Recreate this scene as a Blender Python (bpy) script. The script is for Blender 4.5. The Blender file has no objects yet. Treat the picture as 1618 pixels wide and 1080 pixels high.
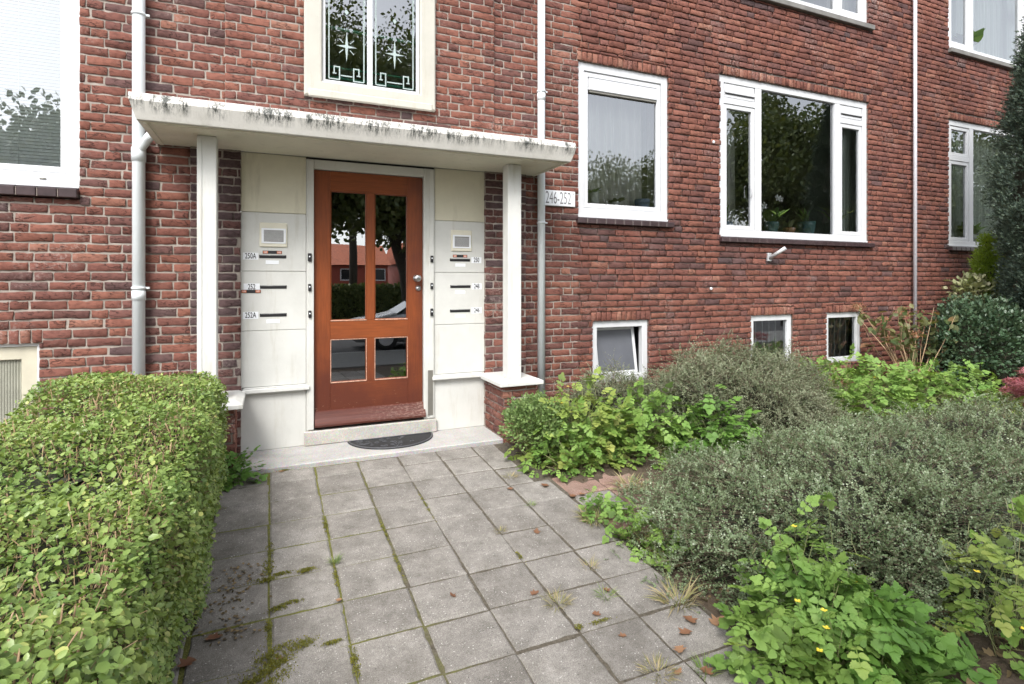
import bpy, math, random
import numpy as np
from mathutils import Vector
R = math.radians
rng = np.random.default_rng(7); random.seed(7)
S = bpy.context.scene
COL = S.collection
# ---------------------------------------------------------------- camera, sky, sun
CZ = 1.36
YAW = math.atan(385/877.)
cd = bpy.data.cameras.new('camera'); cam = bpy.data.objects.new('camera', cd); COL.objects.link(cam)
cam.location = (0, 0, CZ); cam.rotation_euler = (R(90), 0, -YAW)
cd.sensor_width = 36; cd.lens = 877/1618*36; cd.shift_y = -96/1618; cd.shift_x = 0
cd.clip_start = .02; cd.clip_end = 500
S.camera = cam
S.view_settings.view_transform = 'Standard'; S.view_settings.look = 'None'
S.view_settings.exposure = 1.2; S.view_settings.gamma = 1
W = bpy.data.worlds.new("World"); S.world = W; W.use_nodes = True
nt = W.node_tree; nt.nodes.clear()
sky = nt.nodes.new('ShaderNodeTexSky'); sky.sky_type = 'NISHITA'; sky.sun_disc = False
SUN_EL, SUN_ROT = R(48), R(212)
sky.sun_elevation = SUN_EL; sky.sun_rotation = SUN_ROT; sky.dust_density = 2.0
hs = nt.nodes.new('ShaderNodeHueSaturation'); hs.inputs['Saturation'].default_value = .22
hs.inputs['Value'].default_value = 1.35
bg = nt.nodes.new('ShaderNodeBackground'); bg.inputs['Strength'].default_value = .15
wo = nt.nodes.new('ShaderNodeOutputWorld')
nt.links.new(sky.outputs[0], hs.inputs['Color']); nt.links.new(hs.outputs[0], bg.inputs['Color']); nt.links.new(bg.outputs[0], wo.inputs[0])
sl = bpy.data.lights.new('sun', 'SUN'); sl.energy = 1.5; sl.angle = R(20); sl.color = (1, .965, .91)
so = bpy.data.objects.new('sun', sl); COL.objects.link(so)
sd = Vector((math.sin(SUN_ROT)*math.cos(SUN_EL), math.cos(SUN_ROT)*math.cos(SUN_EL), math.sin(SUN_EL)))
so.rotation_euler = sd.to_track_quat('Z', 'Y').to_euler(); so.location = (-6, -12, 14)

# ---------------------------------------------------------------- mesh helpers
def link(o, parent=None):
    COL.objects.link(o)
    if parent is not None: o.parent = parent
    return o
def tag(o, label=None, cat=None, group=None, kind=None):
    if label: o['label'] = label
    if cat: o['category'] = cat
    if group: o['group'] = group
    if kind: o['kind'] = kind
    return o
def empty(name, label, cat, group=None, loc=(0,0,0)):
    o = bpy.data.objects.new(name, None); link(o); o.empty_display_size = .1
    o.location = loc
    return tag(o, label, cat, group)
class MB:
    def __init__(s): s.v = []; s.f = []; s.m = []; s.sm = []
    def face(s, idx, m=0, sm=False): s.f.append(tuple(idx)); s.m.append(m); s.sm.append(sm)
    def box(s, x0, x1, y0, y1, z0, z1, m=0, bev=0.0):
        b = min(bev, abs(x1-x0)*.45, abs(y1-y0)*.45, abs(z1-z0)*.45)
        if b <= 0:
            n = len(s.v)
            s.v += [(x0,y0,z0),(x1,y0,z0),(x1,y1,z0),(x0,y1,z0),(x0,y0,z1),(x1,y0,z1),(x1,y1,z1),(x0,y1,z1)]
            for q in ((0,3,2,1),(4,5,6,7),(0,1,5,4),(1,2,6,5),(2,3,7,6),(3,0,4,7)): s.face([n+i for i in q], m)
            return s
        n = len(s.v); X = (x0,x1); Y = (y0,y1); Z = (z0,z1); sg = (1,-1)
        idx = {}
        for i in (0,1):
            for j in (0,1):
                for k in (0,1):
                    for a in range(3):
                        p = [X[i]+sg[i]*b, Y[j]+sg[j]*b, Z[k]+sg[k]*b]
                        p[a] = (X[i],Y[j],Z[k])[a]
                        idx[i,j,k,a] = len(s.v); s.v.append(tuple(p))
        g = lambda *k: idx[k]
        for e in (0,1):
            q = [g(e,0,0,0),g(e,1,0,0),g(e,1,1,0),g(e,0,1,0)]; s.face(q if e else q[::-1], m)
            q = [g(0,e,0,1),g(0,e,1,1),g(1,e,1,1),g(1,e,0,1)]; s.face(q if e else q[::-1], m)
            q = [g(0,0,e,2),g(1,0,e,2),g(1,1,e,2),g(0,1,e,2)]; s.face(q if e else q[::-1], m)
        for j in (0,1):
            for k in (0,1):
                q = [g(0,j,k,1),g(1,j,k,1),g(1,j,k,2),g(0,j,k,2)]; s.face(q if (j^k) else q[::-1], m)
                q = [g(j,0,k,0),g(j,1,k,0),g(j,1,k,2),g(j,0,k,2)]; s.face(q[::-1] if (j^k) else q, m)
                q = [g(j,k,0,0),g(j,k,1,0),g(j,k,1,1),g(j,k,0,1)]; s.face(q if (j^k) else q[::-1], m)
        for i in (0,1):
            for j in (0,1):
                for k in (0,1):
                    q = [g(i,j,k,0),g(i,j,k,1),g(i,j,k,2)]; s.face(q if (i+j+k)%2 else q[::-1], m)
        return s
    def ring(s, x0, x1, z0, z1, w, y0, y1, m=0, b=.004):
        """picture frame in the XZ plane: y0 front, y1 back; w scalar or (left,right,bottom,top)"""
        if not isinstance(w, (tuple, list)): w = (w,)*4
        loops = []
        def rect(ix, y): # ix interpolates 0 outer..1 inner, extra offset
            o, e = ix
            return [(x0+w[0]*o+e, y, z0+w[2]*o+e), (x1-w[1]*o-e, y, z0+w[2]*o+e), (x1-w[1]*o-e, y, z1-w[3]*o-e), (x0+w[0]*o+e, y, z1-w[3]*o-e)]
        for ix, y in (((0,0),y1),((0,0),y0+b),((0,b),y0),((1,-b),y0),((1,0),y0+b),((1,0),y1)):
            n = len(s.v); s.v += rect(ix, y); loops.append(n)
        for a in range(6):
            p, q = loops[a], loops[(a+1)%6]
            for i in range(4):
                j = (i+1)%4
                s.face((p+i, p+j, q+j, q+i), m)
        return s
    def tube(s, pts, r, n=12, m=0, cap=True, sm=True):
        pts = [Vector(p) for p in pts]; rr = r if isinstance(r, (list,tuple)) else [r]*len(pts)
        rings = []; up = Vector((0,0,1))
        u = None
        for i, p in enumerate(pts):
            d = (pts[min(i+1,len(pts)-1)]-pts[max(i-1,0)]).normalized()
            if u is None:
                u = d.orthogonal().normalized()
            else:
                u = (u-d*u.dot(d)).normalized()
            v = d.cross(u)
            k = len(s.v)
            for a in range(n):
                t = 2*math.pi*a/n
                s.v.append(tuple(p+(u*math.cos(t)+v*math.sin(t))*rr[i]))
            rings.append(k)
        for a, b in zip(rings, rings[1:]):
            for i in range(n):
                j = (i+1)%n; s.face((a+i, a+j, b+j, b+i), m, sm)
        if cap:
            s.face([rings[0]+i for i in range(n)][::-1], m); s.face([rings[-1]+i for i in range(n)], m)
        return s
    def lathe(s, prof, c=(0,0,0), n=20, m=0, axis='z', sm=True):
        rings = []
        for r_, h in prof:
            k = len(s.v)
            for a in range(n):
                t = 2*math.pi*a/n
                if axis == 'z': s.v.append((c[0]+r_*math.cos(t), c[1]+r_*math.sin(t), c[2]+h))
                else: s.v.append((c[0]+r_*math.cos(t), c[1]-h, c[2]+r_*math.sin(t)))
            rings.append(k)
        for a, b in zip(rings, rings[1:]):
            for i in range(n):
                j = (i+1)%n; s.face((a+i, a+j, b+j, b+i), m, sm)
        s.face([rings[0]+i for i in range(n)][::-1], m); s.face([rings[-1]+i for i in range(n)], m)
        return s
    def poly(s, pts, m=0):
        n = len(s.v); s.v += [tuple(p) for p in pts]; s.face(range(n, n+len(pts)), m); return s
    def prism(s, outline, y0, y1, m=0):
        """outline [(x,z)..] extruded from y0 to y1"""
        n = len(s.v); k = len(outline)
        s.v += [(x, y0, z) for x, z in outline]+[(x, y1, z) for x, z in outline]
        s.face(range(n, n+k), m); s.face([n+k+i for i in range(k)][::-1], m)
        for i in range(k):
            j = (i+1)%k; s.face((n+j, n+i, n+k+i, n+k+j), m)
        return s
    def build(s, name, mats, parent=None, label=None, recalc=True):
        me = bpy.data.meshes.new(name); me.from_pydata(s.v, [], s.f)
        if not isinstance(mats, (list, tuple)): mats = [mats]
        for a in mats: me.materials.append(a)
        me.polygons.foreach_set('material_index', s.m); me.polygons.foreach_set('use_smooth', s.sm)
        if recalc:
            import bmesh
            bm = bmesh.new(); bm.from_mesh(me); bmesh.ops.recalc_face_normals(bm, faces=bm.faces); bm.to_mesh(me); bm.free()
        me.update()
        o = bpy.data.objects.new(name, me); link(o, parent)
        if label: o['label'] = label
        return o
def npmesh(name, V, faces_loops, totals, mats, parent=None, midx=None, smooth=None, attrs=None):
    me = bpy.data.meshes.new(name)
    V = np.ascontiguousarray(V, np.float32).reshape(-1, 3)
    L = np.ascontiguousarray(faces_loops, np.int32).ravel(); T = np.ascontiguousarray(totals, np.int32).ravel()
    me.vertices.add(len(V)); me.vertices.foreach_set('co', V.ravel())
    me.loops.add(len(L)); me.loops.foreach_set('vertex_index', L)
    me.polygons.add(len(T)); st = np.zeros(len(T), np.int32); st[1:] = np.cumsum(T)[:-1]
    me.polygons.foreach_set('loop_start', st)
    try: me.polygons.foreach_set('loop_total', T)
    except Exception: pass
    if midx is not None: me.polygons.foreach_set('material_index', np.ascontiguousarray(midx, np.int32))
    if smooth is not None: me.polygons.foreach_set('use_smooth', np.ascontiguousarray(smooth, bool))
    if attrs:
        for k, a in attrs.items():
            at = me.attributes.new(k, 'FLOAT', 'POINT'); at.data.foreach_set('value', np.ascontiguousarray(a, np.float32))
    if not isinstance(mats, (list, tuple)): mats = [mats]
    for a in mats: me.materials.append(a)
    me.update(calc_edges=True); me.validate()
    o = bpy.data.objects.new(name, me); link(o, parent); return o
class Tpl:
    def __init__(s, V, F):
        s.V = np.array(V, float); s.n = len(V); s.loops = np.array([i for f in F for i in f]); s.tot = np.array([len(f) for f in F])
def unit(a): return a/np.maximum(np.linalg.norm(a, axis=-1, keepdims=True), 1e-9)
def scatter(name, tpl, T, axis, normal, scale, mats, parent=None, rnd=None, midx=0, smooth=True, extra=None):
    """copies of one leaf (x side, y axis, z normal) merged into one mesh; extra: list of (V, loops, totals, matidx, rnd)"""
    N = len(T); a = unit(axis); s_ = unit(np.cross(a, normal)); n = np.cross(s_, a)
    sc = np.broadcast_to(np.asarray(scale, float).reshape(-1, 1, 1) if np.ndim(scale) else np.full((N,1,1), scale), (N,1,1))
    V = T[:,None,:] + sc*(tpl.V[None,:,0:1]*s_[:,None,:] + tpl.V[None,:,1:2]*a[:,None,:] + tpl.V[None,:,2:3]*n[:,None,:])
    V = V.reshape(-1, 3)
    L = (tpl.loops[None,:] + (np.arange(N)*tpl.n)[:,None]).ravel(); To = np.tile(tpl.tot, N)
    if rnd is None: rnd = rng.random(N)
    A = np.repeat(rnd, tpl.n)
    mi = np.full(len(To), midx)
    if extra:
        for (v2, l2, t2, m2, r2) in extra:
            L = np.concatenate([L, l2+len(V)]); V = np.concatenate([V, v2]); To = np.concatenate([To, t2])
            mi = np.concatenate([mi, np.full(len(t2), m2)]); A = np.concatenate([A, r2])
    return npmesh(name, V, L, To, mats, parent, mi, np.full(len(To), smooth), {'rnd': A})
def sticks(P0, P1, r0, r1=None):
    """thin three sided prisms"""
    P0 = np.asarray(P0, float); P1 = np.asarray(P1, float); N = len(P0)
    r0 = np.broadcast_to(np.asarray(r0, float), (N,)).reshape(-1,1); r1 = r0 if r1 is None else np.broadcast_to(np.asarray(r1, float), (N,)).reshape(-1,1)
    d = unit(P1-P0); h = np.where(np.abs(d[:,2:3]) < .9, [[0,0,1.]], [[1.,0,0]]); u = unit(np.cross(d, h)); v = np.cross(d, u)
    vs = []
    for P, r_ in ((P0, r0), (P1, r1)):
        for k in range(3):
            t = 2*math.pi*k/3; vs.append(P+(u*math.cos(t)+v*math.sin(t))*r_)
    V = np.stack(vs, 1).reshape(-1, 3)
    f = np.array([0,1,4,3, 1,2,5,4, 2,0,3,5, 3,4,5]); L = (f[None]+(np.arange(N)*6)[:,None]).ravel()
    return V, L, np.tile([4,4,4,3], N), np.repeat(rng.random(N), 6)

# ---------------------------------------------------------------- material helpers
def mat(name):
    m = bpy.data.materials.new(name); m.use_nodes = True; t = m.node_tree
    b = t.nodes['Principled BSDF']; return m, t, b
def nd(t, typ, **kw):
    n = t.nodes.new(typ)
    for k, v in kw.items():
        if k in n.inputs: n.inputs[k].default_value = v
        else: setattr(n, k, v)
    return n
def ramp(t, fac, stops):
    r = t.nodes.new('ShaderNodeValToRGB'); e = r.color_ramp.elements
    e[0].position = stops[0][0]; e[0].color = (*stops[0][1], 1); e[1].position = stops[-1][0]; e[1].color = (*stops[-1][1], 1)
    for p, c in stops[1:-1]:
        k = e.new(p); k.color = (*c, 1)
    t.links.new(fac, r.inputs[0]); return r.outputs[0]
def mix(t, fac, a, b, typ='MIX'):
    m = t.nodes.new('ShaderNodeMix'); m.data_type = 'RGBA'; m.blend_type = typ
    for i, v in ((0, fac), (6, a), (7, b)):
        if hasattr(v, 'links') or hasattr(v, 'is_linked'): t.links.new(v, m.inputs[i])
        elif isinstance(v, tuple): m.inputs[i].default_value = (*v, 1) if len(v) == 3 else v
        else: m.inputs[i].default_value = v
    return m.outputs[2]
def coords(t, scale=(1,1,1)):
    g = t.nodes.new('ShaderNodeNewGeometry'); mp = t.nodes.new('ShaderNodeMapping'); mp.inputs['Scale'].default_value = scale
    t.links.new(g.outputs['Position'], mp.inputs['Vector']); return mp.outputs[0]
def noise(t, scale, detail=4, rough=.6, stretch=(1,1,1)):
    n = nd(t, 'ShaderNodeTexNoise'); n.inputs['Scale'].default_value = scale; n.inputs['Detail'].default_value = detail; n.inputs['Roughness'].default_value = rough
    t.links.new(coords(t, stretch), n.inputs['Vector']); return n.outputs['Fac']
def mathn(t, op, a, b=0.0, clamp=False):
    m = t.nodes.new('ShaderNodeMath'); m.operation = op; m.use_clamp = clamp
    for i, v in ((0, a), (1, b)):
        if hasattr(v, 'is_linked'): t.links.new(v, m.inputs[i])
        else: m.inputs[i].default_value = v
    return m.outputs[0]
def maprange(t, v, a, b, c=0.0, d=1.0):
    m = t.nodes.new('ShaderNodeMapRange'); m.inputs[1].default_value = a; m.inputs[2].default_value = b; m.inputs[3].default_value = c; m.inputs[4].default_value = d
    t.links.new(v, m.inputs[0]); return m.outputs[0]
def posz(t, ax='Z'):
    g = t.nodes.new('ShaderNodeNewGeometry'); s_ = t.nodes.new('ShaderNodeSeparateXYZ'); t.links.new(g.outputs['Position'], s_.inputs[0]); return s_.outputs[ax]
def bump(t, b, h, strength=.5, dist=.01, prev=None):
    n = t.nodes.new('ShaderNodeBump'); n.inputs['Strength'].default_value = strength; n.inputs['Distance'].default_value = dist
    t.links.new(h, n.inputs['Height'])
    if prev is not None: t.links.new(prev, n.inputs['Normal'])
    t.links.new(n.outputs[0], b.inputs['Normal']); return n.outputs[0]
def simple(name, c, rough=.5, metal=0.0, var=.12, scale=8, bmp=0.0, bscale=60, spec=.5):
    m, t, b = mat(name)
    f = noise(t, scale, 5)
    col = ramp(t, f, [(.3, tuple(x*(1-var) for x in c)), (.7, tuple(min(1, x*(1+var)) for x in c))])
    t.links.new(col, b.inputs['Base Color']); b.inputs['Roughness'].default_value = rough; b.inputs['Metallic'].default_value = metal
    b.inputs['Specular IOR Level'].default_value = spec
    if bmp: bump(t, b, noise(t, bscale, 4), bmp, .004)
    return m
def leafmat(name, stops, rough=.45, trans=.28, spec=.4, nscale=0, sat=None):
    m, t, b = mat(name)
    a = nd(t, 'ShaderNodeAttribute'); a.attribute_name = 'rnd'
    col = ramp(t, a.outputs['Fac'], stops)
    n = noise(t, 4.0, 3); col = mix(t, .35, col, ramp(t, n, [(.3, tuple(x*.72 for x in stops[0][1])), (.7, stops[-1][1])]))
    g = t.nodes.new('ShaderNodeNewGeometry')
    col2 = mix(t, g.outputs['Backfacing'], col, mix(t, .35, col, (.22,.27,.16)))
    t.links.new(col2, b.inputs['Base Color']); b.inputs['Roughness'].default_value = rough; b.inputs['Specular IOR Level'].default_value = spec
    tr = nd(t, 'ShaderNodeBsdfTranslucent'); t.links.new(mix(t, 1.0, col, (1.0,1.0,.45), 'MULTIPLY'), tr.inputs['Color'])
    ms = nd(t, 'ShaderNodeMixShader'); ms.inputs[0].default_value = trans
    t.links.new(b.outputs[0], ms.inputs[1]); t.links.new(tr.outputs[0], ms.inputs[2])
    t.links.new(ms.outputs[0], t.nodes['Material Output'].inputs['Surface']); return m
def glassmat(name, tint=(.92,.96,.95), refl=1.0, ior=1.6, add=0.04):
    m = bpy.data.materials.new(name); m.use_nodes = True; t = m.node_tree; t.nodes.clear()
    gl = nd(t, 'ShaderNodeBsdfGlossy'); gl.inputs['Roughness'].default_value = 0.0; gl.inputs['Color'].default_value = (.95,.97,1,1)
    # float glass is never quite flat
    nz = nd(t, 'ShaderNodeTexNoise'); nz.inputs['Scale'].default_value = 1.6; t.links.new(coords(t), nz.inputs['Vector'])
    bp = nd(t, 'ShaderNodeBump'); bp.inputs['Strength'].default_value = .025; bp.inputs['Distance'].default_value = .02; t.links.new(nz.outputs[0], bp.inputs['Height']); t.links.new(bp.outputs[0], gl.inputs['Normal'])
    tp = nd(t, 'ShaderNodeBsdfTransparent'); tp.inputs['Color'].default_value = (*tint, 1)
    fr = nd(t, 'ShaderNodeFresnel'); fr.inputs['IOR'].default_value = ior
    f = mathn(t, 'ADD', fr.outputs[0], add, True)
    ms = nd(t, 'ShaderNodeMixShader'); t.links.new(f, ms.inputs[0]); t.links.new(tp.outputs[0], ms.inputs[1]); t.links.new(gl.outputs[0], ms.inputs[2])
    o = nd(t, 'ShaderNodeOutputMaterial'); t.links.new(ms.outputs[0], o.inputs[0]); return m

M = {}
def brickmat():
    m, t, b = mat('handmade_brick')
    a = nd(t, 'ShaderNodeAttribute'); a.attribute_name = 'rnd'
    col = ramp(t, a.outputs['Fac'], [(0,(.090,.060,.060)),(.16,(.122,.066,.060)),(.38,(.165,.072,.058)),(.6,(.198,.081,.060)),(.82,(.232,.098,.069)),(1,(.285,.143,.102))])
    n1 = noise(t, 26, 5, .65, (1,1,1.8)); col = mix(t, .6, col, ramp(t, n1, [(.3,(.30,.30,.32)),(.55,(1,1,1)),(.75,(1.0,1.0,1.0))]), 'MULTIPLY')
    n2 = noise(t, 2.3, 4, .6); n3 = noise(t, 45, 4, .7)
    w = mathn(t, 'MULTIPLY', maprange(t, n2, .55, .72), maprange(t, n3, .48, .62), True)
    col = mix(t, mathn(t, 'MULTIPLY', w, .5), col, (.46,.38,.34))
    n5 = noise(t, 1.1, 3); col = mix(t, maprange(t, n5, .35, .7, 0, .35), col, mix(t, 1.0, col, (.72,.66,.70), 'MULTIPLY'))
    # folded, sanded face of a hand-thrown brick
    wv = nd(t, 'ShaderNodeTexWave'); wv.wave_type = 'BANDS'; wv.bands_direction = 'DIAGONAL'; wv.inputs['Scale'].default_value = 5.5; wv.inputs['Distortion'].default_value = 14; wv.inputs['Detail'].default_value = 3; wv.inputs['Detail Scale'].default_value = 2.2
    t.links.new(coords(t, (1.0,1,2.6)), wv.inputs['Vector'])
    crease = maprange(t, wv.outputs['Fac'], .0, .16)
    gate = maprange(t, noise(t, 8, 3, .6), .46, .56); crease = mathn(t, 'SUBTRACT', 1.0, mathn(t, 'MULTIPLY', mathn(t, 'SUBTRACT', 1.0, crease), gate))
    col = mix(t, maprange(t, crease, 0, 1, .75, 0), col, (.035,.018,.016))
    t.links.new(col, b.inputs['Base Color']); b.inputs['Roughness'].default_value = .88; b.inputs['Specular IOR Level'].default_value = .2
    p = bump(t, b, crease, .6, .008); p2 = bump(t, b, noise(t, 55, 6, .75), .45, .006, p)
    return m
M['brick'] = brickmat()
def mortarmat():
    m, t, b = mat('lime_mortar')
    col = ramp(t, noise(t, 9, 6, .7), [(.3,(.22,.19,.165)),(.7,(.37,.325,.285))])
    xo = mathn(t, 'ADD', posz(t, 'X'), mathn(t, 'MULTIPLY', noise(t, 1.2, 4), 1.2)); col = mix(t, maprange(t, xo, 3.3, 4.4), col, ramp(t, noise(t, 7, 6, .7), [(.35,(.10,.085,.075)),(.7,(.25,.215,.19))])); t.links.new(col, b.inputs['Base Color']); b.inputs['Roughness'].default_value = .95
    bump(t, b, noise(t, 120, 4), .5, .004); return m
M['mortar'] = mortarmat()
M['pvc'] = simple('white_window_plastic', (.57,.58,.595), .35, var=.03, scale=2)
M['pvcold'] = simple('cream_frosted_frame', (.50,.47,.37), .5, var=.08)
def paintmat(name, c, grime=.25, stain=None):
    m, t, b = mat(name)
    col = ramp(t, noise(t, 3.0, 6, .7), [(.35, tuple(x*(1-.10) for x in c)), (.65, c)])
    g = mathn(t, 'MULTIPLY', maprange(t, noise(t, 2.0, 5, .7, (6,6,.8)), .56, .75), grime, True)
    col = mix(t, g, col, (.33,.30,.22)); sp = maprange(t, noise(t, 90, 2, .5), .72, .78)
    col = mix(t, mathn(t, 'MULTIPLY', sp, .35), col, (.2,.18,.13))
    t.links.new(col, b.inputs['Base Color']); b.inputs['Roughness'].default_value = .55
    bump(t, b, noise(t, 70, 5, .7), .25, .003); return m
M['panel'] = paintmat('white_wall_paint', (.585,.585,.555), .35)
M['paneltop'] = paintmat('cream_top_boards', (.62,.585,.46), .45)  # top porch boards are creamier than the boards below
M['post'] = paintmat('white_post_paint', (.62,.62,.595), .45)
M['soffit'] = paintmat('cream_soffit_paint', (.76,.73,.62), .3)
def canopymat():
    m, t, b = mat('stained_concrete_paint')
    c = ramp(t, noise(t, 3.0, 6, .7), [(.3,(.57,.55,.51)),(.7,(.68,.66,.62))])
    z = posz(t)
    edge = maprange(t, mathn(t, 'ABSOLUTE', mathn(t, 'SUBTRACT', z, 2.515)), .01, .09, 1, 0)
    patch = maprange(t, noise(t, 5.5, 5, .7, (1,.2,.05)), .41, .56)
    fine = maprange(t, noise(t, 34, 8, .9, (1,.6,.16)), .44, .56)
    mould = mathn(t, 'MULTIPLY', mathn(t, 'MULTIPLY', edge, patch), fine, True)
    c = mix(t, mathn(t, 'MULTIPLY', mould, 1.7, True), c, (.045,.05,.045))
    fine2 = mathn(t, 'MULTIPLY', maprange(t, noise(t, 12, 6, .8, (1,1,.5)), .52, .75), .4)
    c = mix(t, fine2, c, (.36,.34,.29)); t.links.new(c, b.inputs['Base Color']); b.inputs['Roughness'].default_value = .8
    bump(t, b, noise(t, 60, 5), .4, .004); return m
M['canopy'] = canopymat()
def terrazzo(name, a, c):
    m, t, b = mat(name)
    v = nd(t, 'ShaderNodeTexVoronoi'); v.inputs['Scale'].default_value = 160; t.links.new(coords(t), v.inputs['Vector'])
    col = mix(t, .35, ramp(t, noise(t, 5, 6, .7), [(.3, a), (.7, c)]), v.outputs['Color'], 'SOFT_LIGHT')
    t.links.new(col, b.inputs['Base Color']); b.inputs['Roughness'].default_value = .75; bump(t, b, noise(t, 150, 3), .25, .002); return m
M['stone'] = terrazzo('granito_stone', (.34,.32,.29), (.50,.48,.45))
M['step'] = terrazzo('pale_step_stone', (.33,.32,.305), (.45,.44,.425))
def woodmat(name, base, dark, lo=0.0, hi=0.0):
    m, t, b = mat(name)
    g = noise(t, 14, 8, .7, (5,5,.35)) if 'stile' in name else noise(t, 14, 8, .7, (.35,5,6))
    col = ramp(t, g, [(.3, tuple(x*.72 for x in base)), (.5, base), (.72, tuple(min(1,x*1.25) for x in base))])
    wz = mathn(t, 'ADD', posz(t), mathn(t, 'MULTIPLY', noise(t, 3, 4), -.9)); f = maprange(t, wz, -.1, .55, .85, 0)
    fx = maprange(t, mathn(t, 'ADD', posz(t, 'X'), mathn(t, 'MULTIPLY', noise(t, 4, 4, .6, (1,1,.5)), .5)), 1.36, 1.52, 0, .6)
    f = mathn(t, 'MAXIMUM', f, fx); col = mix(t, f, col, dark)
    # flaked varnish
    fl = mathn(t, 'MULTIPLY', maprange(t, noise(t, 42, 6, .7, (.6,1,1.6)), .63, .66), maprange(t, posz(t), .16, .62, 1, 0), True)
    fl = mathn(t, 'MULTIPLY', fl, maprange(t, noise(t, 5, 3), .46, .56), True)
    col = mix(t, fl, col, (.48,.36,.28))
    t.links.new(col, b.inputs['Base Color']); b.inputs['Roughness'].default_value = .42; bump(t, b, g, .15, .002); return m
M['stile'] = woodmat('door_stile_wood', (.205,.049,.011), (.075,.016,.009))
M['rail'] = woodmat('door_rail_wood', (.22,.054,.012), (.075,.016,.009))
def barwood():
    m, t, b = mat('worn_weather_bar_wood')
    g = noise(t, 14, 8, .7, (.35,5,6)); col = ramp(t, g, [(.3,(.06,.015,.010)),(.7,(.115,.03,.018))])
    x = posz(t, 'X'); fl = mathn(t, 'MULTIPLY', maprange(t, noise(t, 60, 6, .7, (.6,1,1.6)), .52, .56), maprange(t, x, .65, 1.25, 0, .8), True)
    col = mix(t, mathn(t, 'MULTIPLY', fl, .45), col, (.34,.24,.19)); t.links.new(col, b.inputs['Base Color']); b.inputs['Roughness'].default_value = .4; bump(t, b, fl, .4, .002); return m
M['bar'] = barwood()
M['putty'] = simple('flaked_pink_beading', (.42,.24,.17), .7, var=.5, scale=60)
M['glass'] = glassmat('window_glass', ior=1.6, add=.16)
M['glassd'] = glassmat('door_glass', (.62,.66,.63), ior=1.7, add=.25)
M['black'] = simple('black_plastic', (.012,.012,.013), .5, var=.2)
M['rubber'] = simple('black_rubber', (.018,.019,.021), .6, var=.35, scale=40, bmp=.5)
M['steel'] = simple('brushed_steel', (.5,.5,.5), .3, 1.0)
M['zinc'] = simple('dull_grey_metal', (.22,.21,.185), .55, .6)
M['pipe'] = simple('white_pipe_paint', (.66,.70,.72), .35, var=.04)
M['pipegrey'] = simple('grey_pipe_plastic', (.50,.49,.52), .4, var=.06)
M['whiteplate'] = simple('white_plate', (.78,.80,.83), .35, var=.02)
M['ink'] = simple('black_lettering', (.02,.02,.022), .5)
M['greyink'] = simple('grey_engraving', (.16,.16,.17), .6)
M['cream'] = simple('cream_plastic', (.66,.63,.52), .5, var=.05)
M['alu'] = simple('silver_grille', (.5,.51,.52), .4, .3)
M['orange'] = simple('orange_sticker', (.55,.17,.07), .5, var=.1)
M['tile'] = simple('brown_glazed_tile', (.045,.028,.03), .3, var=.35, scale=12)
M['sillstone'] = simple('grey_stone_sill', (.16,.155,.145), .8, var=.2, bmp=.3)
M['cill'] = simple('pale_marble_sill', (.55,.54,.5), .3)
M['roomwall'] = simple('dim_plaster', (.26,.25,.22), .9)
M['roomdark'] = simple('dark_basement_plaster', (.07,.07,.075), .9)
M['bars'] = simple('grey_bars', (.25,.26,.27), .5)
M['green'] = simple('green_glaze_rail', (.05,.30,.19), .3)
M['etch'] = simple('milky_etched_glass', (.34,.41,.40), .4, var=.15)
def clothmat(name, c, tr=.5, holes=.0):
    m, t, b = mat(name); b.inputs['Base Color'].default_value = (*c,1); b.inputs['Roughness'].default_value = .9
    tl = nd(t, 'ShaderNodeBsdfTranslucent'); tl.inputs['Color'].default_value = (*c,1); ms = nd(t, 'ShaderNodeMixShader'); ms.inputs[0].default_value = tr
    t.links.new(b.outputs[0], ms.inputs[1]); t.links.new(tl.outputs[0], ms.inputs[2]); out = ms.outputs[0]
    if holes:
        tp = nd(t, 'ShaderNodeBsdfTransparent'); m2 = nd(t, 'ShaderNodeMixShader'); m2.inputs[0].default_value = holes
        t.links.new(out, m2.inputs[1]); t.links.new(tp.outputs[0], m2.inputs[2]); out = m2.outputs[0]
    t.links.new(out, t.nodes['Material Output'].inputs[0]); return m
M['sheer'] = clothmat('sheer_curtain', (.80,.78,.72), .4, .10)
M['sheerg'] = clothmat('pale_green_grey_curtain', (.74,.80,.74), .4, .05)
M['drape'] = clothmat('grey_drape', (.68,.68,.64), .3)
M['slat'] = simple('white_blind_slat', (.78,.80,.80), .4, var=.02)
def soilmat():
    m, t, b = mat('garden_soil'); col = ramp(t, noise(t, 12, 7, .75), [(.3,(.045,.032,.022)),(.55,(.09,.065,.042)),(.75,(.15,.12,.085))])
    t.links.new(col, b.inputs['Base Color']); b.inputs['Roughness'].default_value = .95; bump(t, b, noise(t, 40, 6, .7), .8, .02); return m
M['soil'] = soilmat()
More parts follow.
